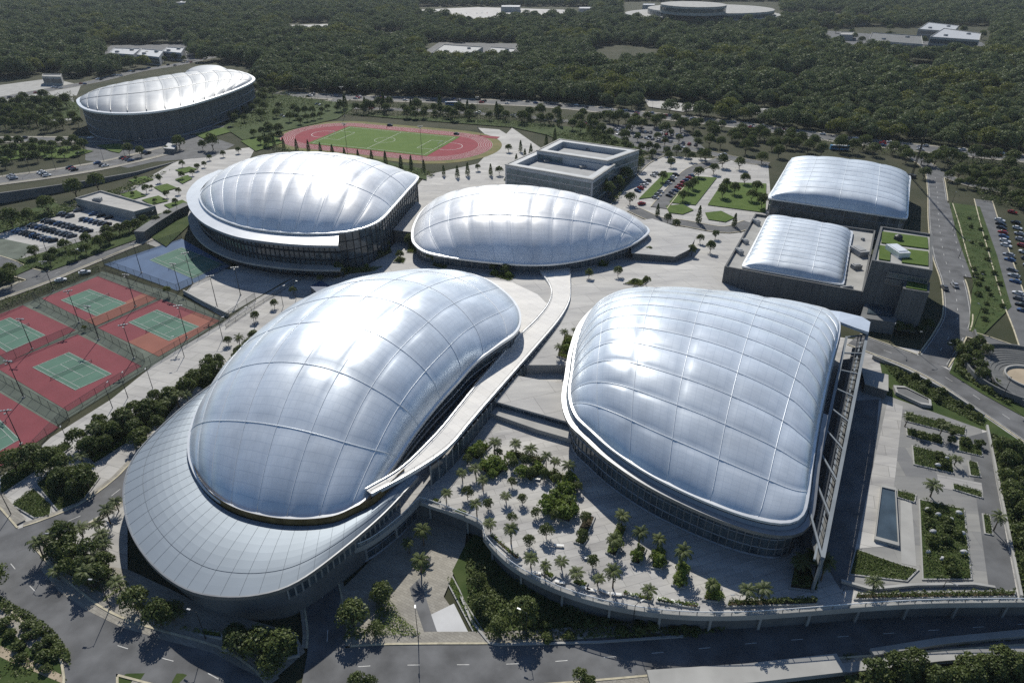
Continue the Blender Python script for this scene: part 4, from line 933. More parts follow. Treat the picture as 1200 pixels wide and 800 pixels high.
# far clearings and car parks
for q, m in (([(492, 12), (560, 9), (660, 12), (690, 18), (640, 24), (520, 22)], 'paving'), ([(490, 66), (515, 50), (610, 52), (612, 66)], 'asphalt_pale'), ([(905, 18), (985, 18), (970, 24), (900, 24)], 'paving'), ([(960, 36), (1150, 50), (1165, 62), (1060, 66), (975, 56)], 'asphalt_pale'), ([(115, 66), (230, 72), (225, 60), (215, 52), (130, 54)], 'asphalt_pale'), ([(905, 96), (935, 94), (938, 99), (908, 102)], 'paving'), ([(870, 128), (900, 128), (925, 134), (890, 136)], 'paving'), ([(1060, 78), (1090, 78), (1094, 82), (1064, 83)], 'paving'), ([(440, 40), (470, 39), (474, 43), (442, 44)], 'paving'), ([(340, 30), (385, 29), (388, 33), (342, 34)], 'paving'), ([(700, 72), (726, 72), (728, 75), (704, 76)], 'paving'), ([(755, 117), (800, 122), (840, 126), (800, 132), (760, 126)], 'paving')):
    flat(q, m, 'car_park')
# amphitheatre at the right edge
def make_amphi():
    c = G(1203, 450, 0); root = empty('amphitheatre', (c.x, c.y, 0)); c = Vector((0, 0, ground(c.x, c.y)))
    tag(root, 'dark terraced amphitheatre curving round a sand circle at the right edge', 'amphitheatre')
    t = np.linspace(R(60), R(285), 40)
    for k in range(9):
        r0, r1 = 7+k*1.15, 7+(k+1)*1.15; z = .35+.16*k
        A = [c+Vector((r0*math.cos(a), r0*math.sin(a), z)) for a in t]; B = [c+Vector((r1*math.cos(a), r1*math.sin(a), z)) for a in t]
        b = MB(); b.strip(A, B); b.strip([p-Vector((0, 0, .6)) for p in A], A); b.build('seat_row', 'clad_dark', root)
    A = [c+Vector((17.4*math.cos(a), 17.4*math.sin(a), 2.6)) for a in t]; B = [c+Vector((17.9*math.cos(a), 17.9*math.sin(a), 2.6)) for a in t]
    b = MB(); b.sweep([[p, q, q-Vector((0, 0, 6)), p-Vector((0, 0, 6))] for p, q in zip(A, B)]); b.build('outer_wall', 'concrete_dark', root)
    b = MB(); b.poly([c+Vector((6.4*math.cos(a), 6.4*math.sin(a), .4)) for a in np.linspace(0, 2*math.pi, 40, endpoint=False)]); b.build('sand_circle', 'sand', root)
    b = MB(); b.sweep([[c+Vector((r*math.cos(a), r*math.sin(a), z)) for r, z in ((6.4, 0), (6.4, 1.1), (6.9, 1.1), (6.9, 0))] for a in t]); b.build('inner_kerb', 'concrete', root)
make_amphi()

# ------------------------------------------------------------------ walls and small structures
def wall_run(label, pts, h, w=.5, zf=ground, m='concrete', name='low_wall', cat='wall', drop=.3, group=None, top=None):
    C = resample(W(pts, zf), max(3, len(pts)*5)); o = C[0].copy(); b = MB()
    A, B = offset(C, w/2, False), offset(C, -w/2, False)
    hh = (lambda i: h) if not callable(h) else (lambda i: h(i/(len(C)-1)))
    b.sweep([[Vector((p[0], p[1], zf(p[0], p[1])-drop))-o, Vector((p[0], p[1], zf(p[0], p[1])+hh(i)))-o, Vector((q[0], q[1], zf(q[0], q[1])+hh(i)))-o, Vector((q[0], q[1], zf(q[0], q[1])-drop))-o] for i, (p, q) in enumerate(zip(A, B))])
    r = b.build(name, m); fix_normals(r); r.location = o; return tag(r, label, cat, group)
wall_run('tapering dark retaining wall below the busy street at the left edge', [(-40, 246), (40, 231), (100, 219), (160, 205), (205, 190)], lambda f: 6*(1-f)+.3, 1.2, m='concrete_dark')
wall_run('slanting concrete ramp wall between left car park and brimmed dome', [(166, 282), (180, 272), (205, 256), (222, 248)], 4.5, 5, m='concrete_dark')
wall_run('pale straight wall with railing beside the drum of the brimmed dome', [(345, 322), (356, 312), (372, 303)], 1.2, .6)
wall_run('pale wall along the near side of the lower grey paved yard by the blue court', [(216, 344), (240, 357), (268, 371)], 1.6, .6)
wall_run('low pale wall along the bottom street at lower right', [(1020, 768), (1100, 755), (1230, 742)], 1.3, 1.5, m='concrete')
wall_run('broad pale parapet slab at the bottom edge right of centre', [(760, 800), (880, 792), (985, 780)], 1.2, 4.0, m='concrete')
wall_run('long pale coping running beneath the low wall at lower right corner', [(985, 786), (1100, 772), (1240, 762)], 1.0, 2.0, m='concrete')
wall_run('concrete kerb wall along the bottom of the dark lawn under the plaza edge', [(540, 700), (552, 728), (575, 757), (700, 754), (800, 747)], .7, .5)
wall_run('pale garden wall beside the sloping street on the right', [(1022, 420), (1060, 436), (1110, 462), (1152, 490)], 1.4, .5, zf=lambda x, y: max(ZP, ground(x, y)))
wall_run('white edge wall between garden paving and the long dark lawn on the far right', [(1156, 500), (1168, 560), (1182, 630), (1196, 700)], .8, .5, zf=GF)
wall_run('low wall on the plaza behind the front row of small gardens', [(985, 682), (1020, 692), (1070, 687), (1140, 686), (1165, 690)], .8, .6, zf=GF)
wall_run('curved dark wall round the hedge bank above the amphitheatre', [(1140, 392), (1150, 425), (1165, 455), (1200, 478), (1230, 490)], 2.2, .5, m='concrete_dark')
wall_run('concrete edge wall of the terrace at the end of the curving ramp on the plaza', [(494, 590), (510, 596), (545, 606)], .7, .5, zf=GF)
def basin():
    P = W([(1033, 567), (1050, 571), (1054, 639), (1025, 631)], ZP+.9); c = sum(P, Vector())/4; o = Vector((c.x, c.y, ZP)); P = [p-o for p in P]; I = [p*.9 for p in P]
    for p, q in zip(I, P): p.z = q.z
    root = empty('reflecting_pool', o); tag(root, 'long narrow raised blue-grey basin in the garden right of the double-rimmed dome', 'pool')
    b = MB(); b.strip(P, I, True); b.strip(P, [Vector((p[0], p[1], -.2)) for p in P], True); b.strip(I, [p-Vector((0, 0, .5)) for p in I], True); fix_normals(b.build('basin_wall', 'concrete', root))
    b = MB(); b.poly([p-Vector((0, 0, .3)) for p in I]); b.build('water', 'pool_blue', root)
    P = W([(1047, 451), (1060, 452), (1091, 468), (1092, 475), (1080, 473), (1050, 459)], ZP+1.2); c = sum(P, Vector())/6; o = Vector((c.x, c.y, ZP)); P = [p-o for p in P]; I = [Vector((p[0]*.88, p[1]*.8, p[2])) for p in P]
    root = empty('roof_light', o); tag(root, 'long rounded roof light with pale rim in the hedge bank above the garden', 'skylight')
    b = MB(); b.strip(P, I, True); b.strip(P, [Vector((p[0], p[1], -.2)) for p in P], True); fix_normals(b.build('rim', 'concrete', root)); b = MB(); b.poly([p-Vector((0, 0, .3)) for p in I]); b.build('glass', 'concrete_dark', root)
basin()
def gate_block(label, q, z, zf, m='concrete', name='service_kiosk', cat='kiosk'):
    P = W(q, z); c = sum(P, Vector())/len(P); zb = zf(c.x, c.y)-.2; o = Vector((c.x, c.y, zb)); root = empty(name, o); tag(root, label, cat)
    b = MB(); b.prism([p-o for p in P], 0); fix_normals(b.build('wall', 'concrete_dark', root))
    b = MB(); b.prism([(p-c)*1.06+Vector((0, 0, z-zb+.25)) for p in P], z-zb); fix_normals(b.build('roof', m, root))
gate_block('grey roofed service block tucked under the side gallery of the right dome', [(1010, 432), (1040, 440), (1040, 458), (1014, 450)], 5.0, GF)
gate_block('curved-fronted pale pavilion roof right of the pointed dome', [(738, 262), (765, 258), (815, 275), (806, 292), (790, 300), (742, 296)], 5.6, upper, 'paving_upper')
gate_block('dark blue-grey canopy tent on the paved walk behind the largest dome', [(364, 336), (376, 330), (386, 335), (372, 343)], 3.2, ground, 'tent_blue', 'canopy_tent', 'tent')
gate_block('pale link roof bridging between the brimmed dome and the pointed dome', [(455, 268), (486, 272), (500, 240), (478, 236)], 6.0, ground, 'paving_upper', 'link_roof', 'roof link')
gate_block('small pale shelter near the roundabout at upper left', [(192, 174), (204, 175), (207, 170), (197, 168)], 3, ground, 'shed_white', 'shelter', 'shelter')
def bus(label, px, py, rz, m='bus_blue'):
    o = G(px, py); root = empty('bus', o, rz); tag(root, label, 'bus'); b = MB(); b.box((0, 0, .45), 11.5, 2.5, 2.7); b.build('body', m, root)
    for s in (-1, 1):
        b = MB(); b.box((0, s*1.26, 1.6), 10.6, .04, 1.0); b.build('window_band', 'car_glass', root)
        for x in (-3.6, 3.6): b = MB(); b.tube([Vector((x, s*1.0, .5)), Vector((x, s*1.3, .5))], .5, 12); b.build('wheel', 'rubber', root)
    b = MB(); b.box((0, 0, 3.16), 9, 2.0, .15); b.build('roof_panel', 'shed_white', root)
bus('blue bus on the back highway above the glass hall', 983, 176, R(-12)); bus('pale blue bus on the highway behind the running track', 530, 124, R(-3), 'bus_blue')

# ------------------------------------------------------------------ plants
def leaf_quads(mb, pts, size, rng, nrm=None, spread=.5):
    n = len(pts); d = rng.normal(size=(n, 3))
    if nrm is not None: d = d*spread+nrm
    d /= np.linalg.norm(d, axis=1)[:, None]+1e-9
    a = np.cross(d, rng.normal(size=(n, 3))); a /= np.linalg.norm(a, axis=1)[:, None]+1e-9; c = np.cross(d, a)
    s = size*rng.uniform(.6, 1.3, n)[:, None]
    for p, u, v in zip(pts, a*s, c*s*.7):
        b = len(mb.v); mb.v += [tuple(p-u*.5), tuple(p+v*.5), tuple(p+u*.5), tuple(p-v*.5)]; mb.f.append((b, b+1, b+2, b+3)); mb.mi.append(mb.m)
def crown_mesh(mb, seed, r, h, zc, lumps, n, leaf, flat=.75, big=1.0):
    rng = np.random.default_rng(seed)
    for k in range(lumps):
        f = (k+.5)/lumps; el = R(-12+92*f**1.25); a = 2.399*k+rng.uniform(-.4, .4); lr = r*rng.uniform(.36, .50)*big; q_ = r*.60*math.cos(el)*rng.uniform(.85, 1.12)
        c = np.array([q_*math.cos(a), q_*math.sin(a), zc-h*.12+h*.34*math.sin(el)*rng.uniform(.85, 1.15)])
        m = n//lumps; d = rng.normal(size=(m, 3)); d /= np.linalg.norm(d, axis=1)[:, None]
        d[:, 2] = np.where(d[:, 2] < -.5, -d[:, 2], d[:, 2])
        q = c+d*np.array([lr, lr, lr*flat])*(rng.uniform(.5, 1.08, m)**.6)[:, None]
        leaf_quads(mb, q, leaf, rng, d)
def trunk_mesh(mb, h, r, seed, branches=4, spread=1.5):
    rng = random.Random(seed); top = Vector((rng.uniform(-.2, .2), rng.uniform(-.2, .2), h))
    mb.tube([Vector((0, 0, -.3)), Vector((0, 0, h*.4))+top*.1*0, top], [r, r*.75, r*.5], 6)
    for k in range(branches):
        a = 2*math.pi*k/branches+rng.uniform(-.4, .4); mb.tube([Vector((0, 0, h*.6)), Vector((spread*math.cos(a), spread*math.sin(a), h*1.15))], [r*.5, r*.2], 5)
PROTO = {}
def proto_tree(kind, seed):
    key = (kind, seed)
    if key in PROTO: return PROTO[key]
    t, c = MB(), MB()
    if kind == 'broad': trunk_mesh(t, 1.7, .16, seed, 4, .9); crown_mesh(c, seed, 2.3, 3.8, 3.0, 10, 900, .46, .9); names = ('round_tree', 'bark', 'leaf_street')
    if kind == 'bright': trunk_mesh(t, 2.4, .15, seed); crown_mesh(c, seed, 2.2, 3.0, 3.6, 7, 640, .46); names = ('light_green_tree', 'bark', 'leaf_bright')
    if kind == 'big': trunk_mesh(t, 2.6, .3, seed, 5, 1.8); crown_mesh(c, seed, 4.0, 6.5, 5.0, 13, 1500, .62, .9); names = ('spreading_tree', 'bark', 'leaf_street')
    if kind == 'shrub':
        for k in range(3): t.tube([Vector((0, 0, -.2)), Vector((.3*math.cos(2.1*k), .3*math.sin(2.1*k), .9))], [.08, .04], 5)
        crown_mesh(c, seed, 1.5, 1.7, 1.2, 6, 460, .42); names = ('shrub', 'bark', 'leaf_street')
    if kind == 'bush':
        for k in range(3): t.tube([Vector((0, 0, -.2)), Vector((.4*math.cos(2.1*k), .4*math.sin(2.1*k), 1.1))], [.1, .05], 5)
        crown_mesh(c, seed, 2.0, 2.6, 1.5, 7, 620, .46, .9); names = ('leafy_bush', 'bark', 'leaf_hedge')
    if kind == 'column':
        t.tube([Vector((0, 0, -.3)), Vector((0, 0, 2.2))], [.16, .12], 6); rng = np.random.default_rng(seed); n = 700; z = rng.uniform(.8, 9, n); a = rng.uniform(0, 6.28, n)
        r = 1.7*np.sin(np.clip((9.3-z)/8.4, 0, 1)*1.45)**.8*rng.uniform(.5, 1.05, n); d = np.stack([np.cos(a), np.sin(a), np.full(n, .4)], 1); leaf_quads(c, np.stack([r*np.cos(a), r*np.sin(a), z], 1), .6, rng, d); names = ('conical_tree', 'bark', 'leaf_street')
    if kind == 'palm':
        rng = random.Random(seed); h = 4.2; lean = Vector((rng.uniform(-.3, .3), rng.uniform(-.3, .3), 0))
        t.tube([Vector((0, 0, -.3))+lean*0, lean*.3+Vector((0, 0, h*.5)), lean+Vector((0, 0, h))], [.2, .15, .13], 7)
        for k in range(20):
            a = 2.4*k+rng.uniform(-.15, .15); e = R(72-62*(k/19)**.8); L_ = rng.uniform(1.9, 2.35); P = []
            for j in range(7):
                f = j/6; ang = e-f*1.25; p0 = P[-1] if P else lean+Vector((0, 0, h)); P.append(p0+Vector((math.cos(a)*math.cos(ang), math.sin(a)*math.cos(ang), math.sin(ang)))*(L_/6 if j else .05))
            s_ = Vector((-math.sin(a), math.cos(a), 0))
            for j in range(6):
                w0, w1 = .42*math.sin(math.pi*min(1, (j+.35)/6.3)), .42*math.sin(math.pi*min(1, (j+1.2)/6.5)); dz = Vector((0, 0, -.16))
                for sg in (-1, 1):
                    m0 = P[j].lerp(P[j+1], .8)
                    c.poly([P[j], P[j]+s_*sg*w0+(P[j+1]-P[j])*.6+dz, m0+s_*sg*w0*.8+(P[j+1]-P[j])*.6+dz, m0])
        names = ('palm_tree', 'palm_bark', 'leaf_palm')
    root = empty(names[0]); t.build('trunk', names[1], root, True); c.build('crown', names[2], root); PROTO[key] = [root, False]; return PROTO[key]
TREES = []
def put_tree(kind, p, scale, label, group, seed=None):
    pr = proto_tree(kind, seed if seed is not None else random.randrange(5 if kind == 'palm' else 3))
    if not pr[1]: o = pr[0]; pr[1] = True
    else: o = copy_tree(pr[0])
    o.location = p; o.scale = (scale, scale, scale*(random.uniform(.72, 1.3) if kind == 'palm' else random.uniform(.92, 1.1))); o.rotation_euler = (0, 0, random.uniform(0, 6.28)); tag(o, label, {'palm': 'palm tree', 'shrub': 'shrub', 'bush': 'bush'}.get(kind, 'tree'), group); return o
KN = {'broad': 'round green tree', 'bright': 'bright yellow-green tree', 'big': 'large spreading tree', 'column': 'slim conical tree', 'palm': 'palm tree', 'shrub': 'bushy shrub', 'bush': 'bright leafy bush'}
def tree_list(kind, pts, zf, scale, where, group, seed=None):
    pts = sorted(pts, key=lambda p: p[0])
    for i, p in enumerate(pts):
        s = (p[2] if len(p) > 2 else random.uniform(.85, 1.18))*{'broad': 1.28, 'palm': .86}.get(kind, 1.0)
        lab = f'{KN[kind]} {where}' + (f', {ORD[i]} from left' if 1 < len(pts) <= len(ORD) else '')
        put_tree(kind, G(p[0], p[1], zf), scale*s, lab, group, seed)
def scatter(poly, n, dmin=1.0):
    """n ground-plan points spread in a photo polygon, at least dmin photo pixels apart"""
    xs = [p[0] for p in poly]; ys = [p[1] for p in poly]; out = []; k = 0
    while len(out) < n and k < n*60:
        k += 1; x, y = random.uniform(min(xs), max(xs)), random.uniform(min(ys), max(ys))
        if inside(x, y, poly) and all((x-a)**2+(1.6*(y-b))**2 > dmin**2 for a, b in out): out.append((x, y))
    return out
# planting beds: a kerbed tray of soil, and the hedge growing in it
def bed(q, zf, label, hedge=None, h=1.0, kerb=.35, dens=9, m='leaf_hedge', top='soil', leaf=.34):
    P = W(q, zf); c = sum(P, Vector())/len(P); o = Vector((c.x, c.y, zf(c.x, c.y))); root = empty('planting_bed', o); tag(root, label, 'planting bed', 'planting beds')
    L_ = [Vector((p[0]-o.x, p[1]-o.y, 0)) for p in P]
    if sum(a[0]*b[1]-b[0]*a[1] for a, b in zip(L_, L_[1:]+L_[:1])) < 0: L_ = L_[::-1]
    I = offset_poly(L_, .3); u = lambda z: Vector((0, 0, z))
    b = MB(); b.strip([p+u(kerb) for p in I], [p+u(kerb) for p in L_], True); b.strip([p+u(kerb) for p in L_], [p-u(.3) for p in L_], True); b.strip([p for p in I], [p+u(kerb) for p in I], True); fix_normals(b.build('edging', 'concrete', root))
    b = MB(); b.poly([p+u(kerb-.1) for p in I]); b.build('soil', top, root)
    if hedge:
        xs = [p[0] for p in I]; ys = [p[1] for p in I]; area = abs(sum(a[0]*d[1]-d[0]*a[1] for a, d in zip(I, I[1:]+I[:1])))/2
        rng = np.random.default_rng(int(abs(o.x*13+o.y*7))); n = int(min(5000, area*dens*3)); X = rng.uniform(min(xs), max(xs), n*3); Y = rng.uniform(min(ys), max(ys), n*3)
        pts = [(x, y) for x, y in zip(X, Y) if inside(x, y, I)][:n]; A = np.array(pts)
        if len(A):
            hz = h*(.55+.45*np.sin(A[:, 0]*1.7+A[:, 1]*.9)*np.sin(A[:, 1]*1.3-A[:, 0]*.6))
            Z = kerb+hz*rng.uniform(0, 1, len(A))**.5
            mb = MB(); leaf_quads(mb, np.c_[A, Z], leaf, rng, np.tile([0, 0, .5], (len(A), 1))); hb = mb.build('hedge', m); hb.location = o; tag(hb, hedge, 'hedge', 'hedges in the planting beds')
    return root
ZL = GF
# planted plaza in front of the right dome
for q, l, hd, h in (([(550, 536), (566, 519), (577, 523), (560, 540)], 'small bed at the top left of the plaza garden beside the ramp', 'bright hedge block nearest the ramp on the plaza', 1.6),
    ([(560, 550), (572, 537), (598, 545), (582, 562)], 'square bed with tall hedge in the upper plaza garden', 'tall bright square hedge in the upper plaza garden', 2.2),
    ([(590, 534), (598, 528), (640, 538), (634, 546)], 'long narrow bed behind the palms at the top of the plaza garden', 'dark low hedge strip at the top of the plaza garden', .9),
    ([(606, 552), (632, 545), (642, 552), (622, 566)], 'grey-edged bed in the middle of the upper plaza garden', 'dark clipped shrub in the grey bed mid-garden', .9),
    ([(636, 556), (650, 551), (664, 560), (648, 568)], 'bed at the right end of the upper plaza garden', 'low shrubs at the right end of the upper plaza garden', 1.0),
    ([(648, 576), (660, 560), (674, 564), (672, 584)], 'bed with leafy mound right of the garden centre', 'bright leafy mound at the right of the plaza garden', 2.4),
    ([(634, 592), (646, 580), (664, 585), (652, 604)], 'bed with the largest leafy mound in the plaza garden', 'largest bright leafy mound on the plaza', 2.6),
    ([(652, 608), (664, 586), (678, 590), (668, 614)], 'bed below the largest leafy mound', 'tall dark mound next to the largest bright mound', 2.2),
    ([(676, 622), (686, 602), (698, 606), (690, 626)], 'dark rectangular bed left of the slanted garden row', None, 0),
    ([(672, 636), (678, 627), (690, 631), (684, 640)], 'small low bed below the dark rectangular bed', 'small flowering hedge below the dark bed', .7),
    ([(709, 648), (722, 615), (735, 619), (722, 654)], 'long slanted bed under two palms on the lower plaza', 'hedge in the long slanted bed under two palms', 1.2),
    ([(738, 660), (746, 640), (758, 643), (750, 663)], 'slanted bed right of the two-palm bed', 'round shrub hedge right of the two-palm bed', 1.6),
    ([(762, 666), (768, 643), (782, 646), (776, 668)], 'slanted bed with a cube hedge on the lower plaza', 'cube-shaped hedge on the lower plaza', 2.2),
    ([(786, 686), (794, 660), (808, 664), (802, 690)], 'slanted bed with tall tree-like hedge on the plaza', 'tall bushy hedge on the lower plaza', 2.6),
    ([(822, 704), (830, 684), (846, 688), (842, 706)], 'last slanted bed at the right end of the lower plaza', 'wide bushy hedge at the right end of the lower plaza', 2.2),
    ([(504, 588), (510, 584), (517, 587), (512, 591)], 'tiny bed beside the railing corner near the ramp', 'tiny hedge at the railing corner near the ramp', .6),
    ([(530, 600), (537, 596), (550, 601), (543, 606)], 'small bed by the rail left of the lower plaza', 'orange-green low hedge by the rail', .6),
    ([(571, 628), (577, 626), (612, 655), (604, 657)], 'curved bed along the rail where the edge bends', 'narrow hedge along the bend of the rail', .8),
    ([(634, 672), (640, 668), (652, 675), (646, 680)], 'short bed by the rail, under palms', 'short hedge by the rail under palms', .7),
    ([(668, 683), (676, 678), (690, 684), (684, 691)], 'squarish bed by the rail, bottom of the plaza', 'squarish low hedge by the rail', .9),
    ([(728, 698), (730, 693), (766, 700), (764, 706)], 'long bed by the rail, right of centre', 'long clipped hedge by the rail right of centre', .9),
    ([(768, 706), (770, 700), (820, 709), (818, 714)], 'longest bed by the rail at the right', 'longest clipped hedge by the rail', .8),
    ([(850, 712), (852, 704), (960, 700), (958, 709)], 'long bed along the rail below the right dome', 'dark hedge along the rail below the right dome', 1.0),
    ([(1000, 703), (1002, 696), (1190, 692), (1190, 700)], 'very long bed along the rail on the far right', 'dark hedge along the rail on the far right', 1.0),
    ([(924, 690), (930, 660), (962, 668), (958, 694)], 'shaded bed at the foot of the near corner of the right dome', 'dark shaded hedge at the near corner of the right dome', 1.4)):
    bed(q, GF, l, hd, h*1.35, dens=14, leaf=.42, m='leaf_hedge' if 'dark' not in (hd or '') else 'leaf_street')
# upper plaza and around the domes
for q, l, hd in (([(572, 323), (578, 318), (605, 324), (598, 330)], 'bed with two small trees below the pointed dome', 'low hedge in the two-tree bed below the pointed dome'),
    ([(505, 312), (512, 307), (528, 309), (522, 316)], 'bed with round tree below the left end of the pointed dome', 'low hedge under the round tree by the pointed dome'),
    ([(532, 308), (536, 304), (556, 308), (552, 312)], 'bed touching the glass base of the pointed dome', 'low hedge touching the glass base of the pointed dome'),
    ([(612, 318), (616, 314), (630, 317), (626, 320)], 'small bed left of the start of the ramp', 'small hedge left of the start of the ramp'),
    ([(692, 312), (700, 307), (716, 306), (712, 313)], 'bed right of the start of the ramp', 'small hedge right of the start of the ramp'),
    ([(652, 418), (662, 392), (676, 396), (668, 424)], 'bed between ramp and left flank of the right dome', 'hedge between ramp and left flank of the right dome'),
    ([(424, 302), (432, 290), (456, 284), (460, 296), (440, 306)], 'bed with dense trees between the two back domes', 'dense hedge between the two back domes'),
    ([(460, 308), (466, 302), (476, 303), (474, 309)], 'small oval bed with one young tree between the back domes', 'small hedge under the young tree between the back domes'),
    ([(476, 296), (480, 284), (490, 288), (488, 298)], 'small bed at the left tip of the pointed dome', 'small hedge at the left tip of the pointed dome'),
    ([(390, 328), (404, 314), (450, 312), (440, 318), (410, 322)], 'curving bed behind the crest of the largest dome', 'curving hedge behind the crest of the largest dome'),
    ([(730, 333), (744, 328), (760, 330), (752, 336)], 'bed behind the crest of the right dome', 'two bushes behind the crest of the right dome')):
    bed(q, lambda x, y: max(upper(x, y), ground(x, y)), l, hd, .9)
# lower garden on the right
for q, l, hd, h in (([(1060, 483), (1132, 502), (1131, 512), (1060, 494)], 'long topmost bed of the right garden', 'long dark hedge at the top of the right garden', .9),
    ([(1061, 501), (1105, 513), (1105, 523), (1062, 511)], 'second bed from the top of the right garden', 'dark hedge in the second bed of the right garden', .8),
    ([(1122, 516), (1150, 523), (1152, 536), (1122, 529)], 'square bed at the upper right of the garden', 'square dark hedge at the upper right of the garden', .9),
    ([(1068, 522), (1116, 535), (1118, 556), (1070, 545)], 'wide bed with white stones in the right garden', 'wide patchy hedge in the right garden', .9),
    ([(1133, 540), (1145, 542), (1150, 560), (1136, 558)], 'narrow upright bed at the right of the garden', 'narrow upright hedge at the right of the garden', .9),
    ([(1050, 574), (1074, 580), (1072, 590), (1050, 583)], 'small bed beside the end of the basin', 'small hedge beside the end of the basin', .8),
    ([(1076, 585), (1130, 597), (1139, 680), (1080, 680)], 'largest bed of the right garden, with white boulders', 'largest rough dark shrubbery in the right garden', 1.3),
    ([(1115, 566), (1150, 576), (1152, 585), (1116, 574)], 'flat bed under the cross path of the right garden', 'flat dark hedge under the cross path of the garden', .7),
    ([(1150, 602), (1160, 604), (1164, 628), (1153, 626)], 'narrow bed with one tree near the right edge of the garden', 'narrow hedge with one tree near the right edge', .8),
    ([(1002, 643), (1056, 662), (1077, 668), (1063, 682), (994, 674)], 'wedge-shaped lawn bed at the bottom of the right garden', 'wedge-shaped ground cover at the bottom of the right garden', .35)):
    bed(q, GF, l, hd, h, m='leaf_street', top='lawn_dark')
# left garden strip, roadside and sunken court
for q, l, hd, h in (([(13, 592), (40, 572), (62, 592), (60, 606), (40, 608)], 'rounded bed at the road fork in the lower left', 'dark hedge at the road fork in the lower left', .8),
    ([(42, 568), (70, 545), (118, 560), (96, 590), (68, 600)], 'broad bed above the road fork', 'broad dark shrubbery above the road fork', 1.4),
    ([(0, 560), (36, 535), (80, 518), (86, 524), (30, 562), (0, 582)], 'bed at the lower end of the paved walk', 'dark hedge at the lower end of the paved walk', 1.3),
    ([(92, 522), (130, 495), (150, 500), (158, 515), (110, 545)], 'bed with dense palms left of the skirt roof', 'dense green shrubbery left of the skirt roof', 1.6),
    ([(150, 492), (190, 465), (212, 470), (195, 492), (165, 508)], 'bed beside the left end of the skirt roof', 'dark shrubbery beside the left end of the skirt roof', 1.4),
    ([(222, 450), (236, 438), (258, 432), (262, 440), (240, 458)], 'bed with white stone along the flank of the largest dome', 'dark shrubbery along the flank of the largest dome', 1.2),
    ([(265, 425), (282, 405), (296, 404), (290, 418)], 'bed with a single palm along the flank of the largest dome', 'small hedge under the single palm by the flank', 1.0),
    ([(58, 660), (80, 634), (140, 672), (148, 684), (112, 700)], 'large bed of dark shrubs beside the road bend', 'large dark shrubbery beside the road bend', 1.6),
    ([(116, 703), (150, 680), (154, 686), (120, 710)], 'narrow grassy bed by steps beside the skirt-roofed hall', 'narrow grass hedge by the steps beside the hall', .5),
    ([(145, 716), (165, 704), (200, 722), (195, 732)], 'bed under two trees below the skirt roof', 'dark hedge under two trees below the skirt roof', 1.2),
    ([(202, 738), (206, 729), (262, 744), (262, 752)], 'long bed with bright shrubs below the skirt roof', 'bright long hedge below the skirt roof', .9),
    ([(268, 756), (272, 744), (350, 748), (352, 772), (320, 776)], 'bed under the large trees beside the driveway', 'dark hedge under the large trees beside the driveway', 1.0),
    ([(436, 748), (440, 700), (455, 695), (470, 720), (498, 748)], 'wedge bed with dense shrubs in the sunken court', 'reddish dense shrubs in the sunken court', 1.2),
    ([(522, 680), (530, 674), (552, 716), (567, 740), (556, 745)], 'long slanted bed at the right of the sunken court', 'long slanted hedge at the right of the sunken court', .9),
    ([(400, 752), (408, 735), (432, 738), (430, 752)], 'small bed beside the driveway kerb in the sunken court', 'small shrubs beside the driveway kerb', .9),
    ([(482, 668), (494, 655), (506, 664), (496, 676)], 'small bed under the two palms of the sunken court', 'small shrubs under the two palms of the sunken court', .7)):
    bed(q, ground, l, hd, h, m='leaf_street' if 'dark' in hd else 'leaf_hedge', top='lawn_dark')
def thicket(poly, zf, label, h, n, leaf=.8, m='leaf_street'):
    P = W(poly, zf); c = sum(P, Vector())/len(P); rng = np.random.default_rng(len(label)+int(abs(c.x))); xs = [p[0] for p in P]; ys = [p[1] for p in P]
    X = rng.uniform(min(xs), max(xs), n*6); Y = rng.uniform(min(ys), max(ys), n*6); q = np.array([(x, y) for x, y in zip(X, Y) if inside(x, y, P)][:n])
    hz = h*(.35+.65*np.abs(np.sin(q[:, 0]*.42+1.3*np.sin(q[:, 1]*.31))*np.sin(q[:, 1]*.37+np.sin(q[:, 0]*.23))))
    Z = np.array([zf(x, y) for x, y in q])+hz*rng.uniform(.1, 1, len(q))**.4
    b = MB(); leaf_quads(b, np.c_[q-np.array([c.x, c.y]), Z-c.z], leaf, rng, np.tile([0, -.15, .8], (len(q), 1))); o = b.build('thicket', m); o.location = c; tag(o, label, 'shrubs', 'belts of shrubs')
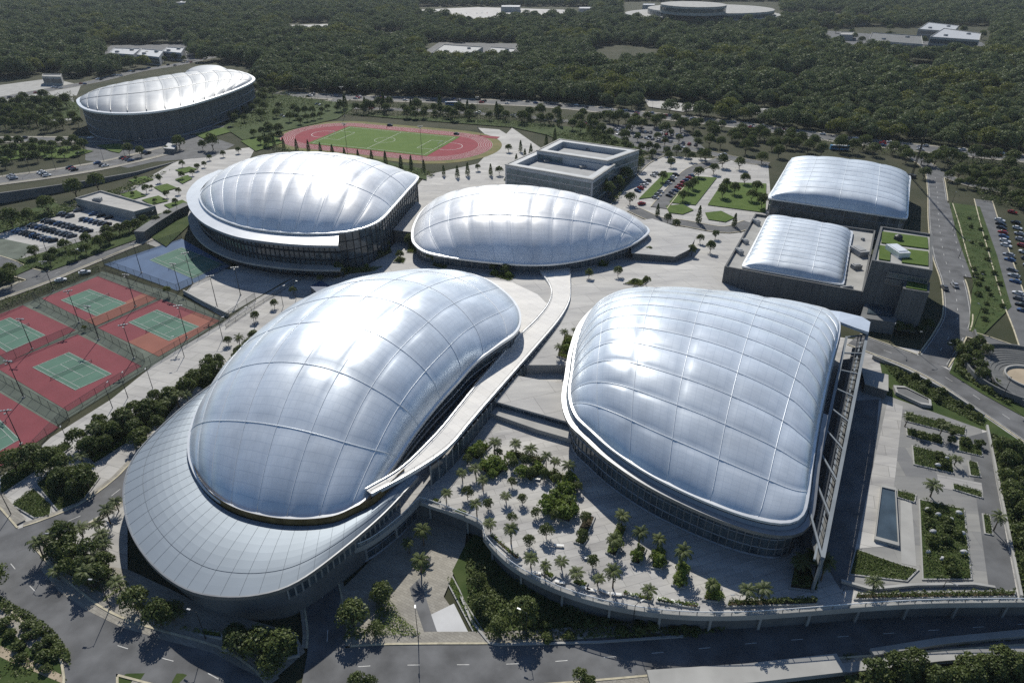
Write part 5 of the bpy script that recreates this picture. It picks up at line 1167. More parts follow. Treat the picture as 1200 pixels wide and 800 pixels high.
for q, l, h, n in (([(395, 121), (520, 126), (690, 142), (690, 147), (520, 131), (395, 126)], 'dark shrub belt between highway and service street', 4, 3500),
    ([(400, 131), (600, 139), (660, 148), (640, 153), (560, 146), (470, 139), (400, 137)], 'shrub belt on the bank right behind the running track', 3.5, 3500),
    ([(300, 104), (395, 122), (370, 128), (320, 142), (283, 152), (268, 150), (310, 128)], 'dark shrub mass between oval stadium and running track', 4, 4500),
    ([(325, 172), (360, 181), (440, 192), (510, 204), (508, 209), (430, 196), (350, 184), (318, 176)], 'shrub belt between running track and the two back domes', 2.5, 2500),
    ([(860, 150), (960, 166), (1080, 180), (1080, 186), (960, 174), (860, 158)], 'dark shrub belt below the highway behind the glass hall', 3.5, 3000),
    ([(1095, 184), (1200, 196), (1230, 230), (1130, 210)], 'dark shrub mass at the right edge below the highway', 4, 3000),
    ([(1135, 216), (1200, 226), (1200, 248), (1150, 236)], 'dark shrub mass left of the right parking lanes', 3, 1500),
    ([(0, 122), (84, 110), (92, 118), (95, 146), (60, 156), (0, 158)], 'dark shrub mass left of the oval stadium', 4.5, 5000),
    ([(0, 170), (90, 170), (112, 178), (60, 186), (0, 200)], 'low shrubs on the lawns at the upper left street', 1.8, 1800),
    ([(20, 306), (60, 296), (160, 264), (195, 262), (150, 276), (60, 314), (28, 316)], 'low hedge belt below the left car park', 1.8, 2200),
    ([(0, 354), (60, 333), (115, 312), (118, 317), (50, 344), (0, 364)], 'thin hedge between street and red courts', 1.3, 1200),
    ([(0, 262), (60, 246), (115, 230), (200, 200), (150, 226), (60, 256), (0, 272)], 'dark hedge belt under the tapering wall', 2.2, 2500),
    ([(700, 150), (720, 172), (770, 184), (760, 190), (712, 178), (690, 152)], 'shrub belt beside the upper car park', 3, 1600),
    ([(640, 158), (700, 158), (745, 172), (700, 172), (662, 163)], 'dark shrub mass behind the building with sunken roofs', 4, 2200),
    ([(712, 236), (726, 218), (750, 184), (756, 192), (732, 222), (722, 240)], 'shrub belt along the right foot of the building with sunken roofs', 2.5, 1200),
    ([(1118, 250), (1146, 250), (1166, 310), (1182, 360), (1152, 388), (1140, 330), (1124, 282)], 'rough green cover on the long verge at the right', .9, 3500),
    ([(1126, 406), (1150, 402), (1158, 440), (1190, 470), (1180, 476), (1116, 436)], 'dark hedge bank above the amphitheatre', 2, 2500),
    ([(1034, 424), (1100, 456), (1152, 492), (1152, 500), (1100, 474), (1044, 440)], 'dark hedge bank below the sloping street', 1.2, 2500),
    ([(1160, 508), (1200, 535), (1220, 560), (1220, 700), (1196, 692), (1176, 590)], 'dark shrub mass on the bank at the right edge', 2, 4500),
    ([(-10, 695), (40, 722), (66, 742), (84, 768), (84, 782), (66, 770), (50, 748), (0, 715)], 'dark hedge lining the road bend at lower left', 1.4, 1800),
    ([(-20, 730), (30, 752), (80, 800), (60, 820), (-20, 790)], 'rough shrubs in the lower left corner', .8, 1500),
    ([(570, 660), (620, 692), (720, 724), (850, 740), (800, 748), (600, 752), (560, 720)], 'dark shrub mass in the shade under the plaza edge', 1.6, 4500),
    ([(545, 645), (562, 640), (576, 690), (590, 750), (572, 752), (548, 705)], 'sunlit shrubs right of the sunken court', 1.5, 1500),
    ([(985, 768), (1100, 752), (1220, 742), (1220, 748), (1100, 760), (990, 775)], 'narrow hedge between the low wall and coping at lower right', .8, 900),
    ([(990, 795), (1210, 774), (1210, 830), (990, 830)], 'dark shrub mass along the bottom right edge', 2.2, 3000),
    ([(760, 806), (600, 803), (600, 798), (780, 790), (980, 772), (985, 776), (880, 788)], 'thin ochre hedge strip along the bottom street', .4, 900)):
    thicket(q, (lambda x, y: max(ZP, ground(x, y))) if 'sloping' in l or 'bank at the right' in l else ground, l, h, n, .55 if h < 2 else .9, 'leaf_street')
# trees
PG = 'palms on the planted plaza'
tree_list('broad', [(548, 544), (564, 536), (584, 536), (602, 548), (616, 546), (622, 560), (638, 562), (600, 570), (652, 566), (676, 576), (650, 610), (686, 612), (682, 636), (612, 590), (628, 606), (600, 612), (640, 630), (572, 596), (548, 584), (694, 664), (620, 640)], GF, .55, 'small, in the plaza garden', 'small trees in the plaza garden')
tree_list('broad', [(300, 376), (322, 361), (246, 424), (268, 404), (344, 345), (376, 330), (208, 470), (176, 496)], ground, .6, 'small, along the paved walk', 'small trees along the walk')
tree_list('broad', [(120, 240), (130, 234), (172, 226), (188, 214), (214, 196), (226, 206), (196, 232), (210, 228), (246, 188), (262, 184), (280, 180)], ground, .7, 'small, on the paved square at left', 'square lawn trees')
tree_list('broad', [(782, 262), (792, 268), (760, 300), (810, 300), (820, 285), (832, 296), (838, 280), (724, 324), (690, 326), (600, 215), (585, 205), (560, 200), (596, 178)], lambda x, y: max(upper(x, y), ground(x, y)), .75, 'small, on the plaza behind the right dome', 'plaza trees')
tree_list('bush', [(553, 534), (561, 528), (570, 552), (579, 546), (588, 552), (576, 558), (598, 540), (612, 558), (630, 552)], GF, 1.0, 'in the upper plaza garden', 'bushes in the plaza garden')
tree_list('bush', [(642, 592), (650, 586), (656, 598), (664, 578), (668, 568), (666, 592), (662, 606), (671, 602), (640, 600)], GF, 1.1, 'in the mounds right of the plaza garden', 'bushes in the plaza garden')
tree_list('bush', [(722, 640), (746, 655), (768, 655), (772, 662), (800, 672), (797, 684), (834, 694), (840, 702)], GF, .9, 'in the slanted beds of the plaza', 'bushes in the plaza garden')
tree_list('big', scatter([(96, 524), (130, 498), (205, 466), (262, 432), (244, 456), (160, 508), (112, 540)], 14, 13), ground, .62, 'in the garden beside the arena skirt', 'garden strip trees')
tree_list('big', [(428, 300, .5), (438, 296, .6), (452, 292, .6), (446, 302, .5)], lambda x, y: max(upper(x, y), ground(x, y)), 1.0, 'between the two back domes', 'dome trees')
tree_list('bush', [(580, 322), (596, 325), (540, 311), (620, 317), (704, 310), (732, 300), (745, 290), (664, 412), (668, 405), (410, 318), (430, 315)], lambda x, y: max(upper(x, y), ground(x, y)), .8, 'in the beds round the upper plaza', 'bushes round the upper plaza')
tree_list('palm', [(579, 531), (605, 530), (621, 539), (640, 548), (649, 551), (666, 562)], GF, 1.0, 'in the back row of the plaza garden', PG)
tree_list('palm', [(542, 563), (566, 574), (558, 560)], GF, 1.05, 'beside the ramp shadow on the plaza', PG)
tree_list('palm', [(523, 588), (559, 604), (575, 622), (599, 637)], GF, .95, 'along the rail near the sunken court', PG); tree_list('palm', [(593, 588)], GF, .9, 'standing alone mid-plaza in a round pot', PG)
tree_list('palm', [(622, 664, 1.05), (658, 666), (638, 676, .8), (675, 680), (700, 685), (718, 688), (758, 702)], GF, 1.0, 'along the curved rail at the front of the plaza', PG)
tree_list('palm', [(728, 617), (717, 648), (748, 640), (770, 645)], GF, 1.05, 'in the slanted beds of the plaza', PG)
tree_list('palm', [(796, 668, 1.2), (833, 698), (874, 704, 1.1), (892, 702), (1021, 698)], GF, 1.05, 'near the rail below the right dome', PG)
tree_list('palm', [(936, 672, 1.2), (962, 680, 1.2), (950, 664)], GF, 1.1, 'in the shade at the near corner of the right dome', PG)
tree_list('palm', [(661, 400), (655, 418), (672, 392, .6)], lambda x, y: max(upper(x, y), ground(x, y)), 1.0, 'between ramp and right dome', PG)
tree_list('palm', [(497, 640, 1.15), (494, 672, 1.15), (480, 650, .8)], ground, 1.1, 'in the sunken court', 'palms in the sunken court')
tree_list('palm', [(52, 655), (68, 648), (84, 642), (98, 630), (126, 640), (128, 655), (116, 668), (143, 692), (108, 690), (70, 680), (130, 615), (140, 600), (120, 625)], ground, 1.15, 'in the gardens by the road bend', 'palms by the road bend')
tree_list('palm', [(282, 410), (226, 452), (198, 482), (210, 478), (222, 476), (150, 505), (118, 520), (98, 545), (140, 512)], ground, 1.15, 'beside the flank of the largest dome', 'palms along the garden walk')
tree_list('palm', [(1090, 582, 1.3), (1060, 500), (1100, 512), (1118, 545), (1164, 622)], GF, 1.0, 'in the right garden', 'palms in the right garden')
tree_list('big', [(613, 735, .95), (562, 715, .6), (585, 745, .6), (560, 690, .55)], ground, 1.0, 'on the dark lawn under the plaza edge', 'trees on the sunken lawn')
tree_list('big', [(415, 735, .95), (448, 705, .7), (441, 745, .5)], ground, 1.0, 'beside the driveway in the sunken court', 'trees by the driveway')
tree_list('big', [(162, 716, .8), (190, 734, .8), (205, 728, .7), (283, 765, .8), (305, 768, .9), (330, 772, 1.0), (320, 790, .75), (277, 752, .6)], ground, 1.0, 'below the skirt roof by the road', 'trees below the skirt roof')
tree_list('big', [(-4, 690, .9), (60, 548, .8), (40, 545, .9), (20, 552, .9), (75, 570, .7)], ground, 1.0, 'at the lower end of the paved walk', 'trees by the lower walk')
tree_list('broad', scatter([(44, 566), (70, 545), (118, 560), (96, 590)], 9, 14), ground, .95, 'in the broad bed above the road fork', 'garden trees lower left')
tree_list('broad', scatter([(92, 522), (130, 495), (205, 465), (262, 432), (240, 458), (158, 512), (110, 542)], 16, 14), ground, .95, 'in the garden strip beside the largest dome', 'garden strip trees')
tree_list('broad', scatter([(60, 660), (80, 636), (140, 674), (112, 696)], 10, 14), ground, .9, 'in the large shrub bed by the road bend', 'shrub bed trees')
tree_list('shrub', scatter([(1078, 590), (1128, 600), (1138, 676), (1082, 676)], 9, 14), GF, 1.0, 'in the largest bed of the right garden', 'right garden trees')
tree_list('shrub', scatter([(1062, 486), (1150, 506), (1150, 530), (1110, 552), (1070, 540)], 9, 14), GF, 1.0, 'in the upper beds of the right garden', 'right garden trees')
tree_list('broad', scatter([(1165, 515), (1200, 540), (1215, 690), (1196, 690)], 14, 14), lambda x, y: max(ZP, ground(x, y)), .8, 'on the dark bank at the right edge', 'bank trees')
tree_list('shrub', scatter([(1060, 436), (1150, 488), (1156, 498), (1095, 470), (1046, 446)], 10, 12), lambda x, y: max(ZP, ground(x, y)), 1.0, 'on the hedge bank below the sloping street', 'bank trees')
tree_list('broad', scatter([(1112, 410), (1150, 403), (1160, 440), (1150, 456)], 9, 12), ground, .8, 'on the bank above the amphitheatre', 'bank trees')
tree_list('broad', [(508, 308, 1.0), (579, 318, .7), (592, 322, .75), (441, 292, 1.4), (450, 284, 1.4), (430, 298, 1.1), (481, 288, 1.0), (469, 304, .7), (398, 325, 1.0)], lambda x, y: max(upper(x, y), ground(x, y)), 1.0, 'round the bases of the two back domes', 'dome trees')
tree_list('broad', [(703, 308, .9), (738, 292, .6), (757, 335, .7), (743, 335, .6)], lambda x, y: max(upper(x, y), ground(x, y)), .9, 'right of the start of the ramp', 'dome trees')
tree_list('column', [(818, 262), (770, 254), (860, 266)], ground, .85, 'along the street behind the right dome', 'street trees by the lawns')
tree_list('big', [(826, 190, 1.0), (846, 196, .95), (818, 208, .85), (866, 198, .9), (872, 216, .8), (892, 192, 1.0), (836, 204, .8)], ground, 1.0, 'between the lawns and the glass hall', 'lawn trees')
tree_list('broad', [(806, 226), (800, 236), (812, 222), (850, 222), (846, 232), (860, 228), (880, 236), (886, 226), (892, 244), (786, 196), (776, 214), (738, 240)], ground, 1.1, 'on the lawns behind the concrete block', 'lawn trees')
tree_list('broad', [(713, 232), (706, 226), (724, 222), (733, 214), (748, 200), (745, 190)], ground, 1.3, 'beside the building with sunken roofs', 'building trees')
tree_list('column', [(640, 172), (650, 168), (656, 178), (615, 190), (605, 196), (622, 184), (610, 178)], ground, .9, 'left of the sunken-roof building', 'building trees')
tree_list('big', scatter([(660, 150), (700, 152), (742, 168), (700, 166)], 9, 10), ground, .95, 'behind the building with sunken roofs', 'trees behind the building')
tree_list('column', [(312, 170), (322, 172), (333, 174), (348, 176), (362, 178), (376, 180), (390, 183), (404, 184), (420, 188), (436, 190), (452, 192), (470, 196), (482, 197), (497, 200), (520, 206), (536, 208), (548, 206), (575, 206)], ground, .8, 'in the row between running track and domes', 'row below the running track')
tree_list('column', [(428, 128), (450, 130), (482, 132), (516, 133), (548, 136), (582, 138), (620, 142), (655, 148), (690, 156), (405, 128)], ground, 1.3, 'in the row behind the running track', 'row behind the running track')
tree_list('big', scatter([(300, 112), (330, 112), (350, 132), (300, 150), (270, 148)], 10, 10), ground, .9, 'left of the running track', 'trees left of the track')
tree_list('broad', scatter([(285, 160), (330, 150), (335, 168), (305, 174)], 9, 9), ground, 1.1, 'at the left bend of the running track', 'trees left of the track')
tree_list('broad', scatter([(390, 130), (560, 134), (640, 146), (600, 146), (480, 140)], 22, 8), ground, 1.2, 'on the bank behind the running track', 'bank behind the track')
tree_list('broad', scatter([(0, 125), (85, 125), (94, 152), (0, 158)], 24, 9), ground, 1.5, 'in the grove left of the oval stadium', 'grove by the oval stadium')
tree_list('broad', scatter([(170, 152), (240, 145), (290, 122), (300, 130), (250, 150)], 14, 8), ground, .9, 'along the right foot of the oval stadium', 'stadium foot trees')
tree_list('broad', scatter([(0, 170), (100, 170), (110, 182), (0, 200)], 24, 9), ground, 1.2, 'on the lawns beside the upper left street', 'upper left lawns')
tree_list('broad', [(152, 182, 1.3), (166, 184, 1.2), (211, 175, 1.6), (238, 176, 1.0), (250, 176, 1.7), (196, 178, .6)], ground, 1.0, 'round the small roundabout', 'roundabout trees')
tree_list('broad', [(16, 268, 1.5), (58, 250, 1.4), (90, 232, 1.5), (116, 224, 1.4), (36, 262, 1.0)], ground, 1.2, 'below the tapering wall at the left', 'trees below the tapering wall')
tree_list('broad', scatter([(20, 308), (160, 268), (200, 250), (205, 260), (60, 316)], 16, 10), ground, .95, 'along the lower edge of the left car park', 'car park trees')
tree_list('broad', [(4, 330), (14, 336), (-2, 340), (16, 326)], ground, 1.2, 'on the traffic island at the left edge', 'traffic island trees')
tree_list('broad', [(214, 210, .8), (232, 200, .8), (178, 222, .5), (160, 212, .5), (156, 230, .5), (182, 238, .5), (206, 240, .7), (240, 196, .7)], ground, .9, 'in the square lawns left of the brimmed dome', 'square lawn trees')
tree_list('bright', [(100, 388, .5), (198, 347, .9)], ground, .9, 'between the tennis courts', 'court trees')
tree_list('big', [(1082, 210, .9), (1086, 196, .7), (1122, 210, 1.1), (1140, 214, .8), (1110, 212, .7)], ground, 1.1, 'at the junction right of the glass hall', 'junction trees')
tree_list('broad', scatter([(1130, 205), (1200, 212), (1200, 250), (1160, 232), (1120, 222)], 18, 9), ground, 1.1, 'on the bank by the right back street', 'right bank trees')
tree_list('big', scatter([(1130, 200), (1200, 210), (1200, 222), (1140, 214)], 6, 9), ground, .8, 'in the grove at the far right behind the junction', 'right bank trees')
tree_list('shrub', scatter([(1120, 250), (1148, 250), (1165, 310), (1176, 360), (1150, 380), (1140, 330)], 22, 10), ground, .9, 'dotted on the long green verge at the right', 'verge shrubs')
tree_list('broad', scatter([(1076, 360), (1090, 390), (1060, 398), (1030, 396), (1040, 380)], 8, 9), ground, .7, 'at the foot of the green-roofed building', 'foot trees')
tree_list('broad', scatter([(1010, 785), (1200, 775), (1210, 810), (1000, 810)], 14, 14), ground, .8, 'along the very bottom right edge', 'bottom edge trees')
tree_list('broad', [(420, 808, .8), (434, 806, .6), (690, 806, .6), (680, 800, .7)], ground, .9, 'cut by the bottom edge of the photo', 'bottom edge trees')
tree_list('shrub', scatter([(610, 720), (800, 738), (850, 744), (640, 752)], 16, 12), ground, 1.0, 'in the deep shade under the plaza edge', 'shade shrubs')
tree_list('shrub', scatter([(-10, 700), (40, 728), (85, 775), (70, 800), (-20, 760)], 14, 14), ground, 1.0, 'on the dark verge in the lower left corner', 'verge shrubs lower left')
tree_list('broad', scatter([(705, 168), (790, 182), (830, 185), (800, 192), (720, 178)], 14, 8), ground, 1.0, 'along the street by the upper car park', 'car park street trees')

tree_list('big', scatter([(420, 122), (700, 140), (860, 158), (860, 166), (700, 152), (420, 132)], 28, 11), ground, 1.15, 'between highway and running track', 'trees along the highway')
tree_list('big', scatter([(860, 156), (960, 168), (1060, 180), (1200, 194), (1200, 204), (1060, 192), (930, 180), (860, 170)], 28, 10), ground, 1.1, 'below the highway on the right', 'trees along the highway')
tree_list('big', scatter([(0, 128), (80, 112), (90, 150), (0, 158)], 14, 9), ground, 1.2, 'in the grove by the oval stadium', 'grove by the oval stadium')
tree_list('big', scatter([(300, 100), (330, 104), (300, 135), (285, 128)], 9, 8), ground, 1.1, 'right of the oval stadium', 'trees right of the oval stadium')
for x, y, k in ((1086, 600, 0), (1098, 606, 1), (1112, 612, 2), (1122, 604, 3), (1092, 626, 4), (1108, 634, 5), (1126, 628, 6), (1086, 650, 7), (1104, 658, 8), (1128, 650, 9), (1098, 548, 10), (1108, 540, 11)):
    p = G(x, y, GF); b = MB(); n_ = 9; rr = random.uniform(.35, .6); rings = [[p*0+Vector((rr*math.cos(a)*s_*random.uniform(.85, 1.15)*1.5, rr*math.sin(a)*s_*random.uniform(.85, 1.15), z)) for a in np.linspace(0, 2*math.pi, n_, endpoint=False)] for s_, z in ((1, 0), (1.05, .3), (.8, .55), (.3, .7))]
    b.sweep(rings); o = b.build('boulder', 'shed_white'); o.location = p+Vector((0, 0, .8)); tag(o, f'white garden boulder in the right garden beds, {ORD[k]} counting down', 'boulder', 'white boulders in the right garden')
tree_list('big', scatter([(820, 150), (960, 172), (930, 184), (900, 186), (830, 172)], 14, 10), ground, 1.0, 'on the ground behind the glass hall', 'trees behind the glass hall')
tree_list('big', scatter([(690, 138), (850, 150), (850, 156), (700, 146)], 14, 9), ground, .95, 'between the highway and the upper car park', 'trees by the upper car park')
tree_list('broad', scatter([(700, 150), (830, 164), (838, 180), (720, 172)], 12, 11), ground, .95, 'dotted through the upper car park', 'upper car park trees')
tree_list('broad', scatter([(330, 142), (385, 124), (400, 130), (350, 150)], 12, 8), ground, 1.0, 'at the far left of the running track', 'trees left of the track')
tree_list('broad', scatter([(225, 455), (250, 432), (300, 398), (310, 402), (290, 420), (250, 446)], 9, 10), ground, .8, 'in the narrow strip above the arena skirt', 'garden strip trees')
tree_list('broad', scatter([(160, 520), (190, 490), (196, 496), (168, 530)], 4, 9), ground, .8, 'tucked against the left of the skirt roof', 'garden strip trees')
def bench(p, rz, label):
    root = empty('bench', p, rz); tag(root, label, 'bench', 'white benches on the plaza'); b = MB(); b.box((0, 0, .4), 2.2, .6, .1); b.build('seat', 'sign_white', root)
    for x in (-.85, .85): b = MB(); b.box((x, 0, 0), .12, .5, .4); b.build('leg', 'steel', root)
for i, (x, y) in enumerate(sorted(((628, 672), (656, 683), (686, 690), (693, 692), (708, 694), (722, 697), (742, 698), (776, 703), (792, 707), (655, 640), (690, 655), (614, 556), (628, 562), (655, 571)))):
    bench(G(x, y, GF), R(-20+random.uniform(-15, 15)), f'white bench on the planted plaza, {ORD[i]} from left')
tree_list('big', scatter([(962, 38), (1158, 36), (1162, 64), (1045, 68), (964, 58)], 26, 7), ground, 1.3, 'in the upper right clearing', 'trees in the upper right clearing')
tree_list('big', scatter([(122, 66), (220, 70), (220, 78), (122, 78)], 10, 9), ground, 1.0, 'in front of the white sheds', 'trees by the sheds')
# ------------------------------------------------------------------ forest
def forest_mesh(seed, bright=False):
    r = empty('forest_tree'); t, c = MB(), MB(); trunk_mesh(t, 4, .35, seed, 3, 2); crown_mesh(c, seed, 7.6, 10, 7.0, 6, 1150, 1.35, .85, 1.3)
    t.build('trunk', 'bark', r); return r, c.build('crown', 'leaf_bright' if bright else 'leaf_forest', r)
NO = [[(88, 100), (150, 84), (250, 72), (308, 80), (300, 110), (270, 150), (80, 152)], [(118, 52), (224, 52), (222, 79), (120, 79)], [(488, 8), (692, 8), (696, 24), (488, 24)], [(495, 50), (612, 50), (612, 75), (495, 75)], [(726, 2), (916, 2), (916, 29), (726, 29)], [(900, 15), (990, 15), (985, 25), (900, 25)],
      [(958, 34), (1160, 30), (1165, 66), (1045, 70), (960, 60)], [(1000, 18), (1022, 18), (1022, 28), (1000, 28)], [(44, 84), (80, 84), (80, 98), (44, 98)], [(-60, 90), (90, 92), (95, 150), (-60, 160)], [(898, 92), (942, 92), (942, 104), (898, 104)], [(750, 114), (845, 122), (845, 134), (750, 130)], [(868, 124), (926, 126), (926, 137), (868, 137)], [(1056, 75), (1098, 75), (1098, 92), (1056, 92)], [(436, 37), (478, 37), (478, 52), (436, 52)], [(336, 27), (392, 27), (392, 42), (336, 42)], [(697, 69), (732, 69), (732, 85), (697, 85)]]
def near_road(x, y, R_, w):
    return any(abs(p[0]-x)+abs(p[1]-y) < w for p in R_)
def make_forest():
    hw = [(p[0], p[1]) for k in ('hw', 'l1') for p in ROADS[k][0]]; H_ = np.array(hw)
    FR = [(-900, -12), (2100, -12), (2100, 260), (1330, 192), (1200, 182), (1060, 168), (960, 156), (860, 142), (740, 129), (640, 119), (520, 114), (420, 111), (330, 106), (280, 92), (100, 90), (60, 100), (0, 108), (-60, 118), (-300, 160)]
    pts = []; y = 440.0
    while y < 2050:
        sp = 10.2 if y < 1100 else 12.0; x = -y*.86-20
        while x < y*.86+20:
            px_, py_ = x+random.uniform(-.45, .45)*sp, y+random.uniform(-.45, .45)*sp; q = proj((px_, py_, 0)); x += sp
            if not (-25 < q[0] < 1225) or not inside(q[0], q[1], FR) or any(inside(q[0], q[1], n) for n in NO): continue
            if np.min((H_[:, 0]-px_)**2+(H_[:, 1]-py_)**2) < 11.5**2: continue
            v = math.sin(px_*.011+py_*.004)+math.sin(py_*.013-px_*.006)+math.sin(px_*.031)*.5
            if v < -1.75 and py_ > 700: continue
            pts.append((px_, py_))
        y += sp
    pts.sort(key=lambda p: p[1])
    pr = [forest_mesh(s) for s in (11, 12, 13, 14)]+[forest_mesh(15, True)]; roots = [p[0] for p in pr]; protos = [p[1] for p in pr]
    for i, (x, y) in enumerate(pts[:295]):
        k = 4 if random.random() < .16 else random.randrange(4)
        if i < 5: o = roots[i]; k = i
        else: o = copy_tree(roots[k])
        s = random.uniform(.62, 1.0); o.location = (x, y, 0); o.scale = (s, s, s*random.uniform(.9, 1.15)); o.rotation_euler = (0, 0, random.uniform(0, 6.28))
        tag(o, 'yellow-green tree among dark ones at the front edge of the forest' if k == 4 else 'dark broad-crowned tree at the front edge of the forest', 'tree', 'light trees at the front of the forest' if k == 4 else 'dark trees at the front of the forest')
    rest = pts[295:]; me = bpy.data.meshes.new('forest'); me.from_pydata([(x, y, 0) for x, y in rest], [], [])
    n = len(rest); ty = np.array([4 if (math.sin(x*.02+3)*math.sin(y*.017) > .72 and random.random() < .6) or random.random() < .035 else random.randrange(4) for x, y in rest], dtype=np.int32)
    a = me.attributes.new('pick', 'INT', 'POINT'); a.data.foreach_set('value', ty)
    sc_ = (RNG.uniform(.7, 1.25, n)*np.where(RNG.random(n) < .15, 1.35, 1.0)).astype(np.float32); a = me.attributes.new('size', 'FLOAT', 'POINT'); a.data.foreach_set('value', sc_)
    a = me.attributes.new('turn', 'FLOAT', 'POINT'); a.data.foreach_set('value', RNG.uniform(0, 6.28, n).astype(np.float32))
    o = bpy.data.objects.new('forest', me); COL.objects.link(o); tag(o, 'dense dark broadleaf forest covering the land behind the sports complex', 'forest', None, 'stuff')
    ng = bpy.data.node_groups.new('forest', 'GeometryNodeTree'); ng.interface.new_socket('Geometry', in_out='INPUT', socket_type='NodeSocketGeometry'); ng.interface.new_socket('Geometry', in_out='OUTPUT', socket_type='NodeSocketGeometry')
    N, L = ng.nodes, ng.links; gi, go = N.new('NodeGroupInput'), N.new('NodeGroupOutput'); J = N.new('GeometryNodeJoinGeometry')
    for q in protos[::-1]:
        oi = N.new('GeometryNodeObjectInfo'); oi.inputs['Object'].default_value = q; oi.inputs['As Instance'].default_value = True; oi.transform_space = 'ORIGINAL'; L.new(oi.outputs['Geometry'], J.inputs[0])
    ip = N.new('GeometryNodeInstanceOnPoints'); ip.inputs['Pick Instance'].default_value = True
    def at(nm, t):
        q = N.new('GeometryNodeInputNamedAttribute'); q.data_type = t; q.inputs['Name'].default_value = nm; return q.outputs['Attribute']
    L.new(gi.outputs[0], ip.inputs['Points']); L.new(J.outputs[0], ip.inputs['Instance']); L.new(at('pick', 'INT'), ip.inputs['Instance Index'])
    cx = N.new('ShaderNodeCombineXYZ'); L.new(at('turn', 'FLOAT'), cx.inputs['Z']); L.new(cx.outputs[0], ip.inputs['Rotation']); L.new(at('size', 'FLOAT'), ip.inputs['Scale']); L.new(ip.outputs[0], go.inputs[0])
    md = o.modifiers.new('forest', 'NODES'); md.node_group = ng
    print('forest trees', len(pts))
make_forest()

# ------------------------------------------------------------------ cars
def car_mesh(b, w, kind=0):
    """lower body, bonnet and cabin lofted from cross sections along the length"""
    S_ = [(-2.15, .45, .80, .72), (-2.1, .30, .95, .84), (-1.5, .22, 1.0, .9), (0, .2, 1.0, .92), (1.3, .22, .92, .9), (1.95, .28, .78, .84), (2.15, .42, .66, .68)]
    def ring(x, z0, z1, hw): return [Vector((x, -hw, z0)), Vector((x, -hw*1.02, (z0+z1)/2)), Vector((x, -hw*.93, z1)), Vector((x, hw*.93, z1)), Vector((x, hw*1.02, (z0+z1)/2)), Vector((x, hw, z0))]
    b.m = 0; b.sweep([ring(*s) for s in S_])
    cab = [(-1.75, .93, .78), (-1.25, 1.42, .66), (.15, 1.46, .66), (1.0, .93, .76)]
    b.sweep([[Vector((x, -hw, .9)), Vector((x, -hw*.96, z)), Vector((x, hw*.96, z)), Vector((x, hw, .9))] for x, z, hw in cab])
def glass_mesh(w):
    for s in (-1, 1):
        w.poly([Vector((-1.5, s*.79, .96)), Vector((.85, s*.79, .96)), Vector((.22, s*.675, 1.38)), Vector((-1.15, s*.675, 1.36))])
    w.poly([Vector((1.06, -.70, .96)), Vector((1.06, .70, .96)), Vector((.26, .60, 1.44)), Vector((.26, -.60, 1.44))])
    w.poly([Vector((-1.80, -.70, .97)), Vector((-1.80, .70, .97)), Vector((-1.34, .60, 1.40)), Vector((-1.34, -.60, 1.40))])
CARP = {}
def put_car(p, rz, colour, label, group, parts=True):
    key = (colour, parts)
    if key not in CARP:
        if parts:
            root = empty('car'); b = MB(); car_mesh(b, None); b.build('body', 'car_'+colour, root); g = MB(); glass_mesh(g); g.build('windows', 'car_glass', root)
            for x in (-1.35, 1.35):
                for s in (-1, 1): w = MB(); w.tube([Vector((x, s*.72, .32)), Vector((x, s*.94, .32))], .32, 10); w.build('wheel', 'rubber', root)
        else:
            b = MB(); car_mesh(b, None); b.m = 1; glass_mesh(b)
            for x in (-1.35, 1.35):
                for s in (-1, 1): b.tube([Vector((x, s*.72, .32)), Vector((x, s*.94, .32))], .32, 8)
            root = b.build('car', ['car_'+colour, 'car_glass'])
        CARP[key] = root; o = root
    else: o = copy_tree(CARP[key])
    o.location = p; o.rotation_euler = (0, 0, rz); o.scale = (random.uniform(.96, 1.08),)*3
    return tag(o, label, 'car', group)
CW = ['white', 'white', 'silver', 'silver', 'grey', 'black', 'black', 'blue', 'red']
def row(p0, p1, n, label, group, parts=True, skip=.15, turn=math.pi/2, cols=CW, zf=ground, dz=.15):
    A, B = G(*p0, zf), G(*p1, zf); a = math.atan2(B.y-A.y, B.x-A.x); k = 0
    for i in range(n):
        if random.random() < skip: continue
        c = random.choice(cols); p = A.lerp(B, i/max(1, n-1)); p.z = zf(p.x, p.y)+dz
        put_car(p, a+turn+random.uniform(-.05, .05)+(math.pi if random.random() < .5 else 0), c, f'{c} car {label}, {ORD[k]} from left', group, parts); k += 1
LOT = 'cars in the left car park'; DK = ['black', 'black', 'grey', 'grey', 'black', 'blue']
for a, b_, w in (((20, 271.5), (63, 283), 'lowest'), ((38, 265), (85, 277.5), 'second lowest'), ((54, 259.5), (104, 272), 'second highest'), ((72, 252), (126, 264), 'highest')): row(a, b_, 11, f'in the {w} row of the left car park', LOT, True, .12, R(62), DK)
row((92, 247.5), (128, 256), 5, 'against the low building in the left car park', LOT, True, .2, R(62), DK)
row((1170, 255), (1199, 366), 20, 'in the parking lane at the right edge', 'cars in the right parking lane', True, .08, R(70))
row((1186, 250), (1210, 330), 12, 'in the outer right parking lane by the frame edge', 'cars in the right parking lane', True, .1, R(70))
row((744, 228), (768, 204), 9, 'left of the narrow lawn strip in the middle car park', 'cars in the middle car park', True, .15, R(60)); row((768, 233), (792, 206), 9, 'right of the narrow lawn strip in the middle car park', 'cars in the middle car park', True, .15, R(60))
row((784, 231), (810, 207), 9, 'left of the middle lawn in the middle car park', 'cars in the middle car park', True, .1, R(60))
